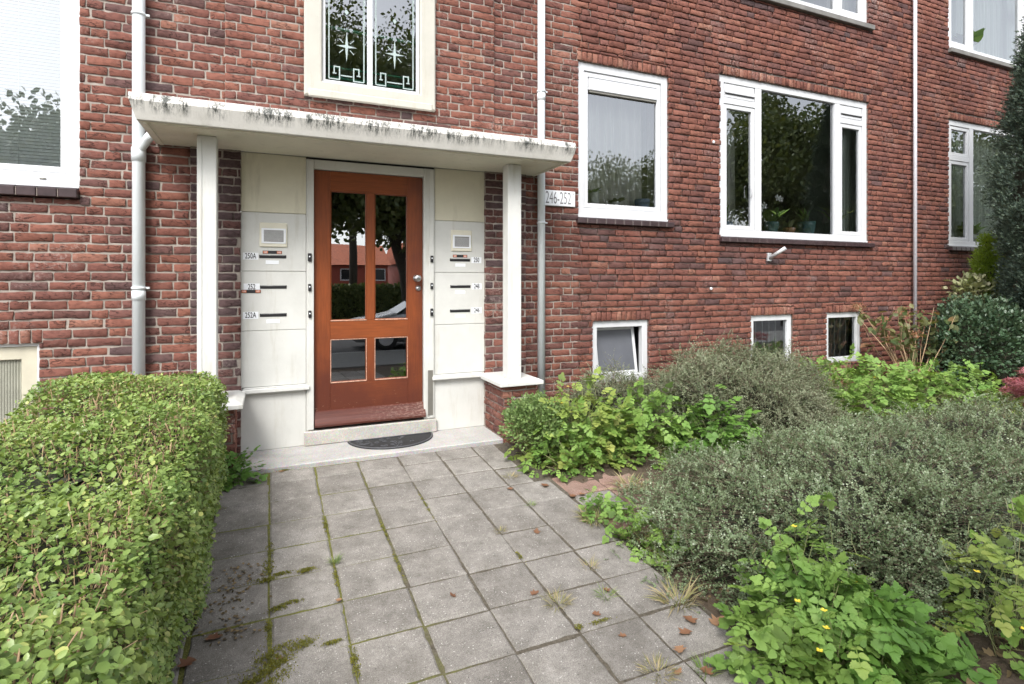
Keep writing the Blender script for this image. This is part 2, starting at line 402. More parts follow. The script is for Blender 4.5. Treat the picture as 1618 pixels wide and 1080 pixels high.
def pavermat(name, a, c, pink=False):
    m, t, b = mat(name)
    at = nd(t, 'ShaderNodeAttribute'); at.attribute_name = 'rnd'
    base = ramp(t, noise(t, 6.5, 8, .8), [(.36, a), (.62, c)])
    base = mix(t, .45, base, ramp(t, at.outputs['Fac'], [(0,(.62,.61,.60)),(.5,(.9,.9,.9)),(1,(1.12,1.12,1.12))]), 'MULTIPLY')
    fine = noise(t, 260, 3, .8); base = mix(t, .55, base, ramp(t, fine, [(.36,(.25,.25,.25)),(.5,(.8,.8,.8)),(.64,(1.5,1.5,1.5))]), 'MULTIPLY')
    v = nd(t, 'ShaderNodeTexVoronoi'); v.inputs['Scale'].default_value = 62; v.inputs['Randomness'].default_value = 1; t.links.new(coords(t), v.inputs['Vector'])
    peb = maprange(t, v.outputs['Distance'], .13, .20, 1, 0)
    sep = nd(t, 'ShaderNodeSeparateColor'); t.links.new(v.outputs['Color'], sep.inputs[0])
    pm = mathn(t, 'MULTIPLY', peb, maprange(t, sep.outputs[0], .50, .54), True)
    base = mix(t, mathn(t, 'MULTIPLY', pm, .9), base, (.55,.53,.50) if not pink else (.5,.35,.30))
    v2 = nd(t, 'ShaderNodeTexVoronoi'); v2.inputs['Scale'].default_value = 150; t.links.new(coords(t), v2.inputs['Vector']); s2 = nd(t, 'ShaderNodeSeparateColor'); t.links.new(v2.outputs['Color'], s2.inputs[0])
    base = mix(t, mathn(t, 'MULTIPLY', mathn(t, 'MULTIPLY', maprange(t, v2.outputs['Distance'], .2, .35, 1, 0), maprange(t, s2.outputs[0], .62, .66), True), mathn(t, 'MULTIPLY', maprange(t, noise(t, 8, 4, .7), .40, .62), .75), True), base, (.50,.48,.45))
    pd = mathn(t, 'MULTIPLY', peb, maprange(t, sep.outputs[1], .66, .7), True); base = mix(t, mathn(t, 'MULTIPLY', pd, .7), base, (.05,.05,.05))
    dirt = mathn(t, 'MULTIPLY', maprange(t, noise(t, 2.6, 7, .75), .48, .70), .5); base = mix(t, dirt, base, (.085,.075,.06))
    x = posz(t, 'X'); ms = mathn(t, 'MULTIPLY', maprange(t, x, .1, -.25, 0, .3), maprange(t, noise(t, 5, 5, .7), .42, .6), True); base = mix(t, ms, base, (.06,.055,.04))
    t.links.new(base, b.inputs['Base Color']); b.inputs['Roughness'].default_value = .9; b.inputs['Specular IOR Level'].default_value = .2
    p = bump(t, b, fine, .6, .003); bump(t, b, peb, .15, .002, p); return m
M['paver'] = pavermat('exposed_concrete_paver', (.20,.186,.168), (.325,.304,.278))
M['pavpink'] = pavermat('worn_red_paver', (.24,.15,.12), (.33,.22,.18), True)
def jointmat():
    m, t, b = mat('mossy_joint_sand'); x = mathn(t, 'ADD', maprange(t, posz(t,'X'), 0, 1.2, .62, .14), mathn(t, 'MULTIPLY', noise(t, 6, 5), .5))
    g = maprange(t, x, .56, .74); col = mix(t, g, ramp(t, noise(t, 60, 4), [(.3,(.05,.042,.03)),(.7,(.14,.12,.09))]), ramp(t, noise(t, 90, 4), [(.3,(.07,.075,.015)),(.7,(.17,.17,.035))]))
    t.links.new(col, b.inputs['Base Color']); b.inputs['Roughness'].default_value = 1; bump(t, b, noise(t, 150, 4), .9, .006); return m
M['joint'] = jointmat()
M['moss'] = leafmat('yellow_green_moss', [(0,(.12,.12,.018)),(.5,(.21,.205,.03)),(1,(.33,.30,.06))], .9, .3, .1)
M['privet'] = leafmat('privet_leaf', [(0,(.075,.155,.032)),(.3,(.125,.23,.05)),(.7,(.215,.34,.085)),(.9,(.31,.43,.13)),(1,(.46,.48,.15))], .38, .3, .45)
M['twig'] = leafmat('cut_twig', [(0,(.16,.10,.055)),(.5,(.30,.20,.11)),(1,(.46,.34,.22))], .8, 0.0, .2)
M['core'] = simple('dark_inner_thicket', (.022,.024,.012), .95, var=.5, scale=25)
M['coton'] = leafmat('small_grey_green_leaf', [(0,(.045,.085,.025)),(.35,(.095,.155,.055)),(.7,(.18,.25,.12)),(1,(.38,.44,.29))], .35, .2, .5)
M['cotonfar'] = leafmat('olive_grey_leaf', [(0,(.05,.08,.03)),(.4,(.12,.16,.075)),(.75,(.22,.25,.15)),(1,(.36,.38,.26))], .45, .15, .4)
M['woody'] = leafmat('woody_stem', [(0,(.07,.05,.035)),(.6,(.16,.12,.085)),(1,(.30,.24,.18))], .8, 0.0, .2)
M['celan'] = leafmat('celandine_leaf', [(0,(.11,.23,.05)),(.5,(.19,.36,.08)),(.85,(.28,.46,.11)),(1,(.42,.50,.14))], .5, .35, .3)
M['celany'] = leafmat('yellowing_celandine_leaf', [(0,(.10,.22,.04)),(.4,(.18,.34,.06)),(.75,(.28,.42,.09)),(.92,(.42,.47,.13)),(1,(.58,.46,.18))], .5, .35, .3)
M['celand'] = leafmat('deep_green_celandine_leaf', [(0,(.075,.17,.03)),(.5,(.12,.25,.045)),(1,(.19,.34,.07))], .5, .3, .3)
M['weed'] = leafmat('grey_green_weed_leaf', [(0,(.10,.17,.05)),(.5,(.17,.27,.085)),(1,(.28,.38,.14))], .55, .3, .3)
M['petal'] = simple('yellow_petal', (.75,.58,.05), .5)
M['stem'] = leafmat('green_stem', [(0,(.12,.16,.05)),(1,(.28,.28,.12))], .6, 0.0)
M['drygrass'] = leafmat('dry_grass_blade', [(0,(.16,.20,.05)),(.4,(.26,.26,.10)),(.7,(.42,.34,.20)),(1,(.5,.38,.24))], .7, .2)
M['greengrass'] = leafmat('green_grass_blade', [(0,(.10,.20,.04)),(.6,(.18,.30,.07)),(1,(.34,.36,.14))], .6, .3)
M['yew'] = leafmat('blue_green_needle', [(0,(.022,.042,.03)),(.5,(.042,.072,.055)),(.85,(.075,.115,.09)),(1,(.12,.16,.13))], .5, .1, .35)
M['holly'] = leafmat('glossy_dark_leaf', [(0,(.018,.042,.022)),(.5,(.038,.078,.036)),(1,(.09,.15,.08))], .38, .08, .4)
M['lime'] = leafmat('lime_conifer_leaf', [(0,(.14,.24,.015)),(.5,(.26,.40,.02)),(1,(.40,.52,.05))], .5, .3)
M['varieg'] = leafmat('pale_edged_leaf', [(0,(.12,.16,.05)),(.5,(.30,.34,.14)),(1,(.55,.52,.34))], .5, .25)
M['hydr'] = leafmat('hydrangea_leaf', [(0,(.06,.11,.04)),(.5,(.12,.19,.06)),(.85,(.20,.22,.08)),(1,(.32,.16,.09))], .5, .3)
M['hydrfl'] = leafmat('faded_rust_flower', [(0,(.20,.06,.03)),(.5,(.36,.14,.07)),(1,(.46,.26,.16))], .8, .2)
M['maple'] = leafmat('crimson_maple_leaf', [(0,(.24,.04,.055)),(.5,(.40,.12,.15)),(1,(.56,.27,.29))], .5, .35)
M['dead'] = leafmat('fallen_brown_leaf', [(0,(.14,.06,.035)),(.5,(.27,.125,.07)),(1,(.42,.25,.14))], .6, .15)
M['litter'] = leafmat('leaf_litter', [(0,(.05,.04,.02)),(.5,(.17,.12,.06)),(1,(.33,.24,.13))], .8, .1)
M['crown'] = leafmat('street_tree_leaf', [(0,(.06,.10,.025)),(.5,(.11,.16,.04)),(1,(.22,.23,.07))], .5, .25)
M['bark'] = simple('grey_bark', (.06,.05,.038), .9, var=.4, scale=20, bmp=.8)
M['asphalt'] = simple('asphalt', (.05,.05,.052), .9, bmp=.4)
M['pavegrey'] = simple('pavement_slab', (.2,.2,.19), .9)
M['kerb'] = simple('kerb_stone', (.3,.3,.29), .9)
M['redwall'] = simple('red_painted_boards', (.30,.06,.035), .7)
M['rooftile'] = simple('orange_roof_tile', (.50,.14,.06), .7, var=.3, scale=6)
M['carpaint'] = simple('silver_car_paint', (.42,.42,.42), .25, .6, var=.03)
M['carglass'] = simple('dark_car_glass', (.015,.02,.022), .08)
M['tyre'] = simple('tyre_rubber', (.015,.015,.015), .8)

# ---------------------------------------------------------------- ground, path, street
SL = .0637
def gz(y): return -.03-SL*(4.42-y)
def ground_z(y): return gz(y)-.022 if y > -1.0 else gz(-1.0)-.022
def heightfield(name, x0, x1, y0, y1, dx, zf, m, jit=0.0):
    xs = np.arange(x0, x1+dx*.5, dx); ys = np.arange(y0, y1+dx*.5, dx); nx, ny = len(xs), len(ys)
    X, Y = np.meshgrid(xs, ys); Z = zf(X, Y) + (rng.random(X.shape)-.5)*jit
    V = np.stack([X, Y, Z], -1).reshape(-1, 3); i = np.arange(nx-1)[None]+np.arange(ny-1)[:,None]*nx; i = i.ravel()
    L = np.stack([i, i+1, i+nx+1, i+nx], 1)
    return npmesh(name, V, L.ravel(), np.full(len(i), 4), m, smooth=np.full(len(i), True))
g = MB()
ys = [-120, -3.2, -1.0, 0, 4.95]
xs_ = [-90, -5, 14, 90]
zs = [ground_z(-1), ground_z(-1), ground_z(-1.0), ground_z(0), ground_z(4.95)]
for j in range(4):
    for i in range(3):
        g.poly([(xs_[i],ys[j],zs[j]),(xs_[i+1],ys[j],zs[j]),(xs_[i+1],ys[j+1],zs[j+1]),(xs_[i],ys[j+1],zs[j+1])])
g.poly([(-90,4.95,zs[4]),(90,4.95,zs[4]),(90,80,zs[4]),(-90,80,zs[4])])
o = g.build('ground', M['soil'], recalc=False); tag(o, kind='structure')
def bedz(X, Y):
    return (-.03-SL*(4.42-Y)) + .035*np.sin(X*2.3+Y*1.7)*np.cos(Y*2.9-X) + .03*np.clip((X-2.1)/.6, 0, 1) - .012
o = heightfield('flower_bed', 1.95, 13.0, .6, 4.88, .06, bedz, M['soil'], .02); tag(o, kind='structure')
# paving
TX0, TP = .005, .312
rows = [4.42-0.215-.3*k for k in range(-0, 22)]
pav = {'V':[], 'L':[], 'T':[], 'R':[], 'n':0}
def paver_slab(store, x0, x1, y0, y1, zoff=0.0):
    b = .011; t = (random.random()-.5)*.007; s_ = (random.random()-.5)*.007; dz = (random.random()-.5)*.004+zoff
    jx = [(random.random()-.5)*.005 for _ in range(4)]
    c0 = [(x0+jx[0],y0+jx[1]),(x1+jx[2],y0+jx[3]),(x1-jx[0],y1-jx[1]),(x0-jx[2],y1-jx[3])]; c = []
    K = 9
    for q in range(4):
        (ax_, ay_), (bx_, by_) = c0[q], c0[(q+1)%4]
        for w_ in range(K):
            f_ = w_/K; e_ = random.gauss(0,.0011) if w_ else -.002
            if random.random() < .04: e_ += .005
            nx_, ny_ = (by_-ay_), -(bx_-ax_); ln_ = math.hypot(nx_, ny_); c.append((ax_+(bx_-ax_)*f_-nx_/ln_*e_, ay_+(by_-ay_)*f_-ny_/ln_*e_))
    mx, my = (x0+x1)/2, (y0+y1)/2
    vs = []
    for lvl, ins in ((-.03,0),(-.009,0),(0,b)):
        for (x, y) in c:
            q_ = 1-ins/.15; xx = mx+(x-mx)*q_; yy = my+(y-my)*q_
            vs.append((xx, yy, gz(yy)+lvl+dz+t*(xx-mx)/.15*.5+s_*(yy-my)/.15*.5))
    n = store['n']; k_ = len(c); store['V'] += vs; store['n'] += 3*k_
    r_ = random.random(); store['R'] += [r_]*(3*k_)
    for a in (0, k_):
        for i in range(k_):
            j = (i+1)%k_; store['L'] += [n+a+i, n+a+j, n+a+k_+j, n+a+k_+i]; store['T'].append(4)
    store['L'] += [n+2*k_+i for i in range(k_)]; store['T'].append(k_)
ge = .0045; gy = .0050
edges_y = [4.405]+[r_ for r_ in rows if r_ > -1.6]
for j in range(len(edges_y)-1):
    y1, y0 = edges_y[j], edges_y[j+1]
    for i in range(-2, 6):
        xo = (random.random()-.5)*.007; yo = (random.random()-.5)*.010
        x0 = TX0+TP*i; x1 = x0+TP
        if i == 5 and y1 > 3.62: x1 = x0+.2
        if i == 5 and y1 < 2.5: x0 += .0
        paver_slab(pav, x0+ge+xo, x1-ge+xo, y0+gy+yo, y1-gy+yo)
o = npmesh('path', np.array(pav['V']), pav['L'], pav['T'], M['paver'], smooth=np.zeros(len(pav['T']), bool), attrs={'rnd': pav['R']}); tag(o, kind='structure')
j_ = MB(); j_.poly([(-.64,-1.6,gz(-1.6)-.008),(1.9,-1.6,gz(-1.6)-.008),(1.9,4.43,gz(4.43)-.008),(-.64,4.43,gz(4.43)-.008)])
o = j_.build('path_joints', M['joint'], recalc=False); tag(o, kind='structure')
# old red and grey slabs beside the path
pk = {'V':[], 'L':[], 'T':[], 'R':[], 'n':0}; pg = {'V':[], 'L':[], 'T':[], 'R':[], 'n':0}
for (x, y, k) in ((2.05,3.47,0),(2.36,3.47,0),(2.05,3.17,1),(2.36,3.17,0),(2.05,2.87,0),(2.36,2.87,0),(2.67,3.17,0),(2.67,3.47,0)):
    paver_slab(pg if k else pk, x-.15, x+.15, y-.145, y+.145, -.004)
for st, mt in ((pk, 'pavpink'), (pg, 'paver')):
    o = npmesh('side_paving', np.array(st['V']), st['L'], st['T'], M[mt], smooth=np.zeros(len(st['T']), bool), attrs={'rnd': st['R']}); tag(o, kind='structure')
# street behind the viewer (seen only in the glass)
zb = ground_z(-1)
g = MB(); g.box(-60,60,-3.9,-1.7,zb-.1,zb+.03); o = g.build('pavement', M['pavegrey']); tag(o, kind='structure')
g = MB(); g.box(-60,60,-4.05,-3.905,zb-.1,zb+.034,0,.01); o = g.build('kerb', M['kerb']); tag(o, kind='structure')
g = MB(); g.box(-60,60,-12,-4.055,zb-.1,zb+.006); o = g.build('road', M['asphalt']); tag(o, kind='structure')

# ---------------------------------------------------------------- the building
WY = 4.90
B = empty('apartment_building', 'red brick apartment block with white framed windows and a white porch canopy over its door', 'building', loc=(0,4.9,0))
def part(mb, name, mats, parent=None, label=None):
    o = mb.build(name, mats, parent if parent is not None else B, label)
    return o
# children are built in world coordinates, so cancel the parent's offset
B.location = (0,0,0)
HOLES = []   # x0,x1,z0,z1
WIN = dict(left=(-3.9,-1.24,2.03,3.755), w2=(2.885,4.035,2.015,3.61), w3=(4.775,7.375,1.88,3.76), lr=(9.17,11.77,1.88,3.76),
           ur=(9.17,11.77,4.80,6.45), um=(4.775,7.375,4.80,6.45), stair=(.27,1.37,2.885,4.9),
           bl=(-2.65,-1.47,.25,.925), b1=(3.055,3.765,.30,.945), b2=(5.25,5.95,.30,.95), b3=(6.555,7.235,.30,.955))
SILL = dict(left=.085, w2=.07, w3=.07, lr=.07, ur=.08, um=.08)
for k, (a, b_, c, d) in WIN.items():
    HOLES.append((a, b_, c-SILL.get(k, 0), d))
LINT = []
for k in ('left','w2','w3','lr','bl','b1','b2','b3'):
    a, b_, c, d = WIN[k]; h = .10
    LINT.append((a-.02, b_+.02, d, d+h)); HOLES.append((a-.02, b_+.02, d, d+h))
HOLES.append((-.20,1.86,-.3,2.40))
bricks = []   # (u0,u1,z0,z1, ox,oy, ux,uy, nx,ny, tone)
CH = .068
def lay(u0, u1, z0, z1, O, U, N, tone=0.0, holes=(), phase=0.0):
    k0 = int(math.floor(z0/CH)); k1 = int(math.ceil(z1/CH))
    for k in range(k0, k1):
        za, zb_ = max(z0, k*CH+.0065), min(z1, (k+1)*CH-.0065)
        if zb_-za < .012: continue
        off = (k*.162+(k % 2)*.081+phase) % .54
        # joints for this course
        u = u0-off-.54; js = []
        pat = (.216,.216,.108); i = k % 3
        ends = []
        while u < u1:
            w = pat[i % 3]; i += 1
            ends.append((u+.0055+random.uniform(-.002,.002), u+w-.0055+random.uniform(-.002,.002))); u += w
        cuts = sorted({c for h in holes if h[3] > za and h[2] < zb_ for c in (h[0], h[1])})
        for (a, b_) in ends:
            a, b_ = max(a, u0), min(b_, u1)
            if b_-a < .015: continue
            pts = [a]+[c for c in cuts if a < c < b_]+[b_]
            for p, q in zip(pts, pts[1:]):
                if q-p < .012: continue
                mid = (p+q)/2; lo, hi = za, zb_
                for h in holes:
                    if h[0] < mid < h[1] and h[3] > lo and h[2] < hi:
                        if h[2] <= lo and h[3] >= hi: lo = hi = 0; break
                        if h[2] > lo: hi = min(hi, h[2]-.002)
                        else: lo = max(lo, h[3]+.002)
                if hi-lo < .012: continue
                bricks.append((p, q, lo, hi, O[0], O[1], U[0], U[1], N[0], N[1], tone))
XA, XB, ZT = -4.2, 13.2, 6.5
UB = (-.31, 1.955)
FN = ((0,WY),(1,0),(0,-1))
lay(XA, UB[0], -.2, ZT, *FN, 0, HOLES+[(-.545,2.28,-.3,2.40)])
lay(UB[1], XB, -.2, ZT, *FN, 0, HOLES+[(-.545,2.28,-.3,2.40)])
lay(UB[0], UB[1], 2.45, ZT, (0,WY-.025),(1,0),(0,-1), 0, HOLES)
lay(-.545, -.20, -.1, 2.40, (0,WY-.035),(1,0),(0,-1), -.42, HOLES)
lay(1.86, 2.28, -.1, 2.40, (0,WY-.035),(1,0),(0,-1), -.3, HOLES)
lay(UB[0], UB[1], 2.40, 2.45, (0,WY-.0),(1,0),(0,-1), 0, [])
for (a, b_, c, d) in LINT:
    n = max(1, round((b_-a)/.063)); w = (b_-a)/n
    for i in range(n):
        bricks.append((a+i*w+.005, a+(i+1)*w-.005, c+.004, d-.006, 0, WY, 1, 0, 0, -1, random.uniform(.0,.3)))
# porch piers
for (x0, x1) in ((-.545,-.219),(1.856,2.184)):
    lay(x0, x1, -.12, .45, (0,4.432),(1,0),(0,-1), .1, phase=.1)
    lay(4.435, 4.86, -.12, .45, (x1-.012,0),(0,1),(1,0), .05, phase=.3)
    lay(4.435, 4.86, -.12, .45, (x0+.012,0),(0,1),(-1,0), .05, phase=.3)
def build_bricks(bl, name, parent):
    A = np.array(bl); N = len(A); nx, nz = 7, 4
    u0,u1,z0,z1 = A[:,0],A[:,1],A[:,2],A[:,3]
    su = np.linspace(0,1,nx); sz = np.linspace(0,1,nz)
    GU, GZ = np.meshgrid(su, sz)   # nz,nx
    e = .004
    Wd = (u1-u0)[:,None,None]; H = (z1-z0)[:,None,None]
    # pull the second and last but one grid lines close to the edges
    gu = GU[None]*np.ones((N,1,1)); gzz = GZ[None]*np.ones((N,1,1))
    eu = np.minimum(.007/Wd, .2); ez = np.minimum(.006/H, .25)
    gu[:,:,1] = eu[:,:,0]; gu[:,:,-2] = 1-eu[:,:,0]; gzz[:,1,:] = ez[:,:,0]; gzz[:,-2,:] = 1-ez[:,:,0]
    u = u0[:,None,None]+gu*Wd; z = z0[:,None,None]+gzz*H
    edge = np.zeros((nz,nx)); edge[0,:] = 1; edge[-1,:] = 1; edge[:,0] = 1; edge[:,-1] = 1
    j = rng.normal(0, 1, (3,N,nz,nx))
    # smooth the long edges a little so that they wander instead of zigzag
    u = u+j[0]*.0018*edge; z = z+j[1]*.0023*edge
    tilt = rng.normal(0, .0018, (N,1,1))*(GZ-.5)*2+rng.normal(0,.0015,(N,1,1))*(GU-.5)*2+rng.normal(0,.0018,(N,1,1))
    d = .0095*(1-edge*.38)[None]+j[2]*.0013+tilt
    corner = ((GU==0)|(GU==1))&((GZ==0)|(GZ==1)); d = np.where(corner[None], d-.003, d)
    O = A[:,4:6]; U = A[:,6:8]; Nn = A[:,8:10]
    fx = O[:,0,None,None]+U[:,0,None,None]*u+Nn[:,0,None,None]*(d-.0)
    fy = O[:,1,None,None]+U[:,1,None,None]*u+Nn[:,1,None,None]*(d-.0)
    F = np.stack([fx,fy,z], -1).reshape(N, nz*nx, 3)
    per = [i for i in range(nx)]+[r_*nx+nx-1 for r_ in range(1,nz)]+[(nz-1)*nx+i for i in range(nx-2,-1,-1)]+[r_*nx for r_ in range(nz-2,0,-1)]
    np_ = len(per); S0 = F[:,per,:].copy(); S1 = S0.copy(); S1[:,:,0] -= Nn[:,0,None]*.035; S1[:,:,1] -= Nn[:,1,None]*.035
    V = np.concatenate([F,S0,S1],1); nv = V.shape[1]
    fl = []
    for r_ in range(nz-1):
        for c in range(nx-1):
            a = r_*nx+c; fl.append((a,a+1,a+nx+1,a+nx))
    nf = len(fl); q = nz*nx
    for i in range(np_):
        k = (i+1)%np_; fl.append((q+k, q+i, q+np_+i, q+np_+k))
    fl = np.array(fl); Ls = (fl.ravel()[None]+(np.arange(N)*nv)[:,None]).ravel()
    # flip winding for faces whose U x Z points away from N
    sm = np.tile(np.array([True]*nf+[False]*np_), N)
    mx_ = (u0+u1)/2; mz_ = (z0+z1)/2; dirt = np.zeros(N); facade = A[:,9] < -.5
    for k_, w_ in WIN.items():
        if k_ in SILL or k_ == 'stair': dirt += np.where((mx_ > w_[0]-.12)&(mx_ < w_[1]+.15)&(mz_ < w_[2])&(mz_ > w_[2]-.30)&facade, -.30*rng.random(N), 0)
    dirt += np.where((np.abs(mx_-2.44) < .12)|(np.abs(mx_+.87) < .14), -.15, 0)
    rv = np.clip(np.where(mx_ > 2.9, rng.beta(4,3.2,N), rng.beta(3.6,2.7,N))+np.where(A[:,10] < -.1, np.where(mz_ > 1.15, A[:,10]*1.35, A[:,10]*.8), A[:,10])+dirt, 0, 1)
    return V.reshape(-1,3), Ls, np.full(N*len(fl), 4), sm, np.repeat(rv, nv)
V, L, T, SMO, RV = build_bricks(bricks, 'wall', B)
# mortar sheets with window reveals
mb = MB()
def mortar_sheet(x0, x1, z0, z1, y, holes, depth=.12):
    xs = sorted({x0, x1}|{c for h in holes for c in h[:2] if x0 < c < x1}); zs_ = sorted({z0, z1}|{c for h in holes for c in h[2:] if z0 < c < z1})
    ins = lambda x, z: any(h[0] < x < h[1] and h[2] < z < h[3] for h in holes) or not (x0 < x < x1 and z0 < z < z1)
    for i in range(len(xs)-1):
        for k in range(len(zs_)-1):
            a, b_, c, d = xs[i], xs[i+1], zs_[k], zs_[k+1]; mx, mz = (a+b_)/2, (c+d)/2
            if ins(mx, mz): continue
            mb.poly([(a,y,c),(b_,y,c),(b_,y,d),(a,y,d)])
            e = 1e-3
            if ins(a-e, mz): mb.poly([(a,y,c),(a,y,d),(a,y+depth,d),(a,y+depth,c)])
            if ins(b_+e, mz): mb.poly([(b_,y,c),(b_,y+depth,c),(b_,y+depth,d),(b_,y,d)])
            if ins(mx, c-e): mb.poly([(a,y,c),(a,y+depth,c),(b_,y+depth,c),(b_,y,c)])
            if ins(mx, d+e): mb.poly([(a,y,d),(b_,y,d),(b_,y+depth,d),(a,y+depth,d)])
MH = [(a,b_,c-SILL.get(k,0),d) for k,(a,b_,c,d) in WIN.items()]
mortar_sheet(XA, 2.88, -.3, ZT, WY-.001, MH+[(-.205,1.865,-.4,2.40)]); mortar_sheet(2.88, XB, -.3, ZT, WY+.010, MH, .109)
mortar_sheet(UB[0], UB[1], 2.45, ZT, WY-.026, MH, .024)
mortar_sheet(-.545, -.20, -.2, 2.40, WY-.036, [], .034); mortar_sheet(1.86, 2.28, -.2, 2.40, WY-.036, [], .034)
for (x0, x1) in ((-.545,-.219),(1.856,2.184)):
    mb.box(x0+.013, x1-.013, 4.433, 4.86, -.2, .449)
mv = np.array(mb.v); ml = np.array([i for f in mb.f for i in f]); mt = np.array([len(f) for f in mb.f])
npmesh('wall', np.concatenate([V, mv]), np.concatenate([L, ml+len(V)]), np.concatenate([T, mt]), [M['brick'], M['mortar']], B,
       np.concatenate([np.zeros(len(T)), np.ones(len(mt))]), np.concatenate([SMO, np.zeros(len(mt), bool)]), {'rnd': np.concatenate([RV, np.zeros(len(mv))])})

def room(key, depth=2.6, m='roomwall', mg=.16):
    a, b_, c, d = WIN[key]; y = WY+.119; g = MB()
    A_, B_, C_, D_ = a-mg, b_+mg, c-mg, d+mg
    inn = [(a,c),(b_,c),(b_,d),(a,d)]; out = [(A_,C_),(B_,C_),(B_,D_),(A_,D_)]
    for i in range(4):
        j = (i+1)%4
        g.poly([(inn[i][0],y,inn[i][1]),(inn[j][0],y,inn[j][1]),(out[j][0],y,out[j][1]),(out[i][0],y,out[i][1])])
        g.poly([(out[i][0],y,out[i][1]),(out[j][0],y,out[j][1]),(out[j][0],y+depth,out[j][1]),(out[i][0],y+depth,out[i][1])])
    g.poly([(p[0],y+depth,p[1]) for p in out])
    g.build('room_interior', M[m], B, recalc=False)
YF = WY+.022   # face of the window frames
def pane(x0, x1, z0, z1, y, parent, m='glass'):
    g = MB(); g.poly([(x0-.004,y,z0-.004),(x1+.004,y,z0-.004),(x1+.004,y,z1+.004),(x0-.004,y,z1+.004)])
    return g.build('pane', M[m], parent, recalc=False)
def tilesill(x0, x1, z1, h, parent, m='tile', out=.045, n=None):
    g = MB(); w = .115; n = n or max(1, round((x1-x0)/w)); w = (x1-x0)/n
    for i in range(n):
        e = .0 if n == 1 else .0025
        g.box(x0+i*w+e, x0+(i+1)*w-e, WY-.012-out, WY+.10, z1-h, z1-.006, 0, .006)
    if n > 1: g.box(x0+.004, x1-.004, WY-.004-out, WY+.09, z1-h+.004, z1-.012, 1)
    return g.build('sill', [M[m], M['mortar']], parent)
def small_trim(g, x0, x1, z, y=YF):
    g.box(x0+.004, x1-.004, y-.018, y-.0005, z, z+.022, 0, .003)
# --- left window with venetian blind
a, b_, c, d = WIN['left']
g = MB(); g.ring(a, b_, c, d, (.08,.08,.10,.08), YF, YF+.07); small_trim(g, a, b_, c-.004)
wl = g.build('window', M['pvc'], B, 'wide white framed window with a closed venetian blind')
g = MB(); g.ring(a+.083, b_-.077, c+.103, d-.083, .045, YF+.012, YF+.06); g.build('sash', M['pvc'], wl)
pane(a+.128, b_-.122, c+.148, d-.128, YF+.035, wl)
g = MB(); g.tube([(-1.475,YF-.003,2.085),(-1.44,YF-.003,2.085)], .005, 8); g.build('drain_cap', M['zinc'], wl)
tilesill(a, b_+.0, c-.008, .072, wl); room('left')
vb = empty('venetian_blind', 'white slatted venetian blind closed behind the big window at the left edge', 'blind')
g = MB(); z = c+.15
while z < d-.14:
    n = len(g.v); y = YF+.095
    g.v += [(a+.13,y-.006,z-.0115),(b_-.115,y-.006,z-.0115),(b_-.115,y+.004,z+.0125),(a+.13,y+.004,z+.0125)]; g.face((n,n+1,n+2,n+3)); z += .024
g.build('slats', M['slat'], vb, recalc=False)
g = MB()
for x in (-1.62, -2.3, -3.0): g.tube([(x,YF+.083,c+.15),(x,YF+.083,d-.14)], .0015, 5)
g.build('cord', M['slat'], vb)
# --- window 2
a, b_, c, d = WIN['w2']
g = MB(); g.ring(a, b_, c, d, (.085,.085,.10,.085), YF, YF+.07); small_trim(g, a, b_, c-.002)
w2 = g.build('window', M['pvc'], B, 'tall single white window with a lace curtain behind the glass')
g = MB(); g.ring(a+.088, b_-.088, c+.103, d-.088, .05, YF+.012, YF+.06); g.build('sash', M['pvc'], w2)
g = MB(); g.box(a+.142, b_-.142, YF-.004, YF+.05, d-.275, d-.15, 0, .006); g.box(a+.15, b_-.15, YF+.004, YF+.045, d-.295, d-.280, 1); g.build('ventilation_grille', [M['pvc'], M['zinc']], w2)
pane(a+.138, b_-.138, c+.153, d-.15, YF+.035, w2)
tilesill(a-.03, b_+.04, c-.006, .062, w2); room('w2')
g = MB(); g.box(a+.0, b_-.0, WY+.125, WY+.33, c+.10, c+.13, 0, .005); g.build('inner_sill', M['cill'], w2)
def side_sash(g_parent, x0, x1, z0, z1, vent=True, top=None):
    g = MB(); g.ring(x0, x1, z0, z1, .05, YF+.010, YF+.06); g.build('sash', M['pvc'], g_parent)
    pane(x0+.05, x1-.05, z0+.05, z1-.05, YF+.035, g_parent)
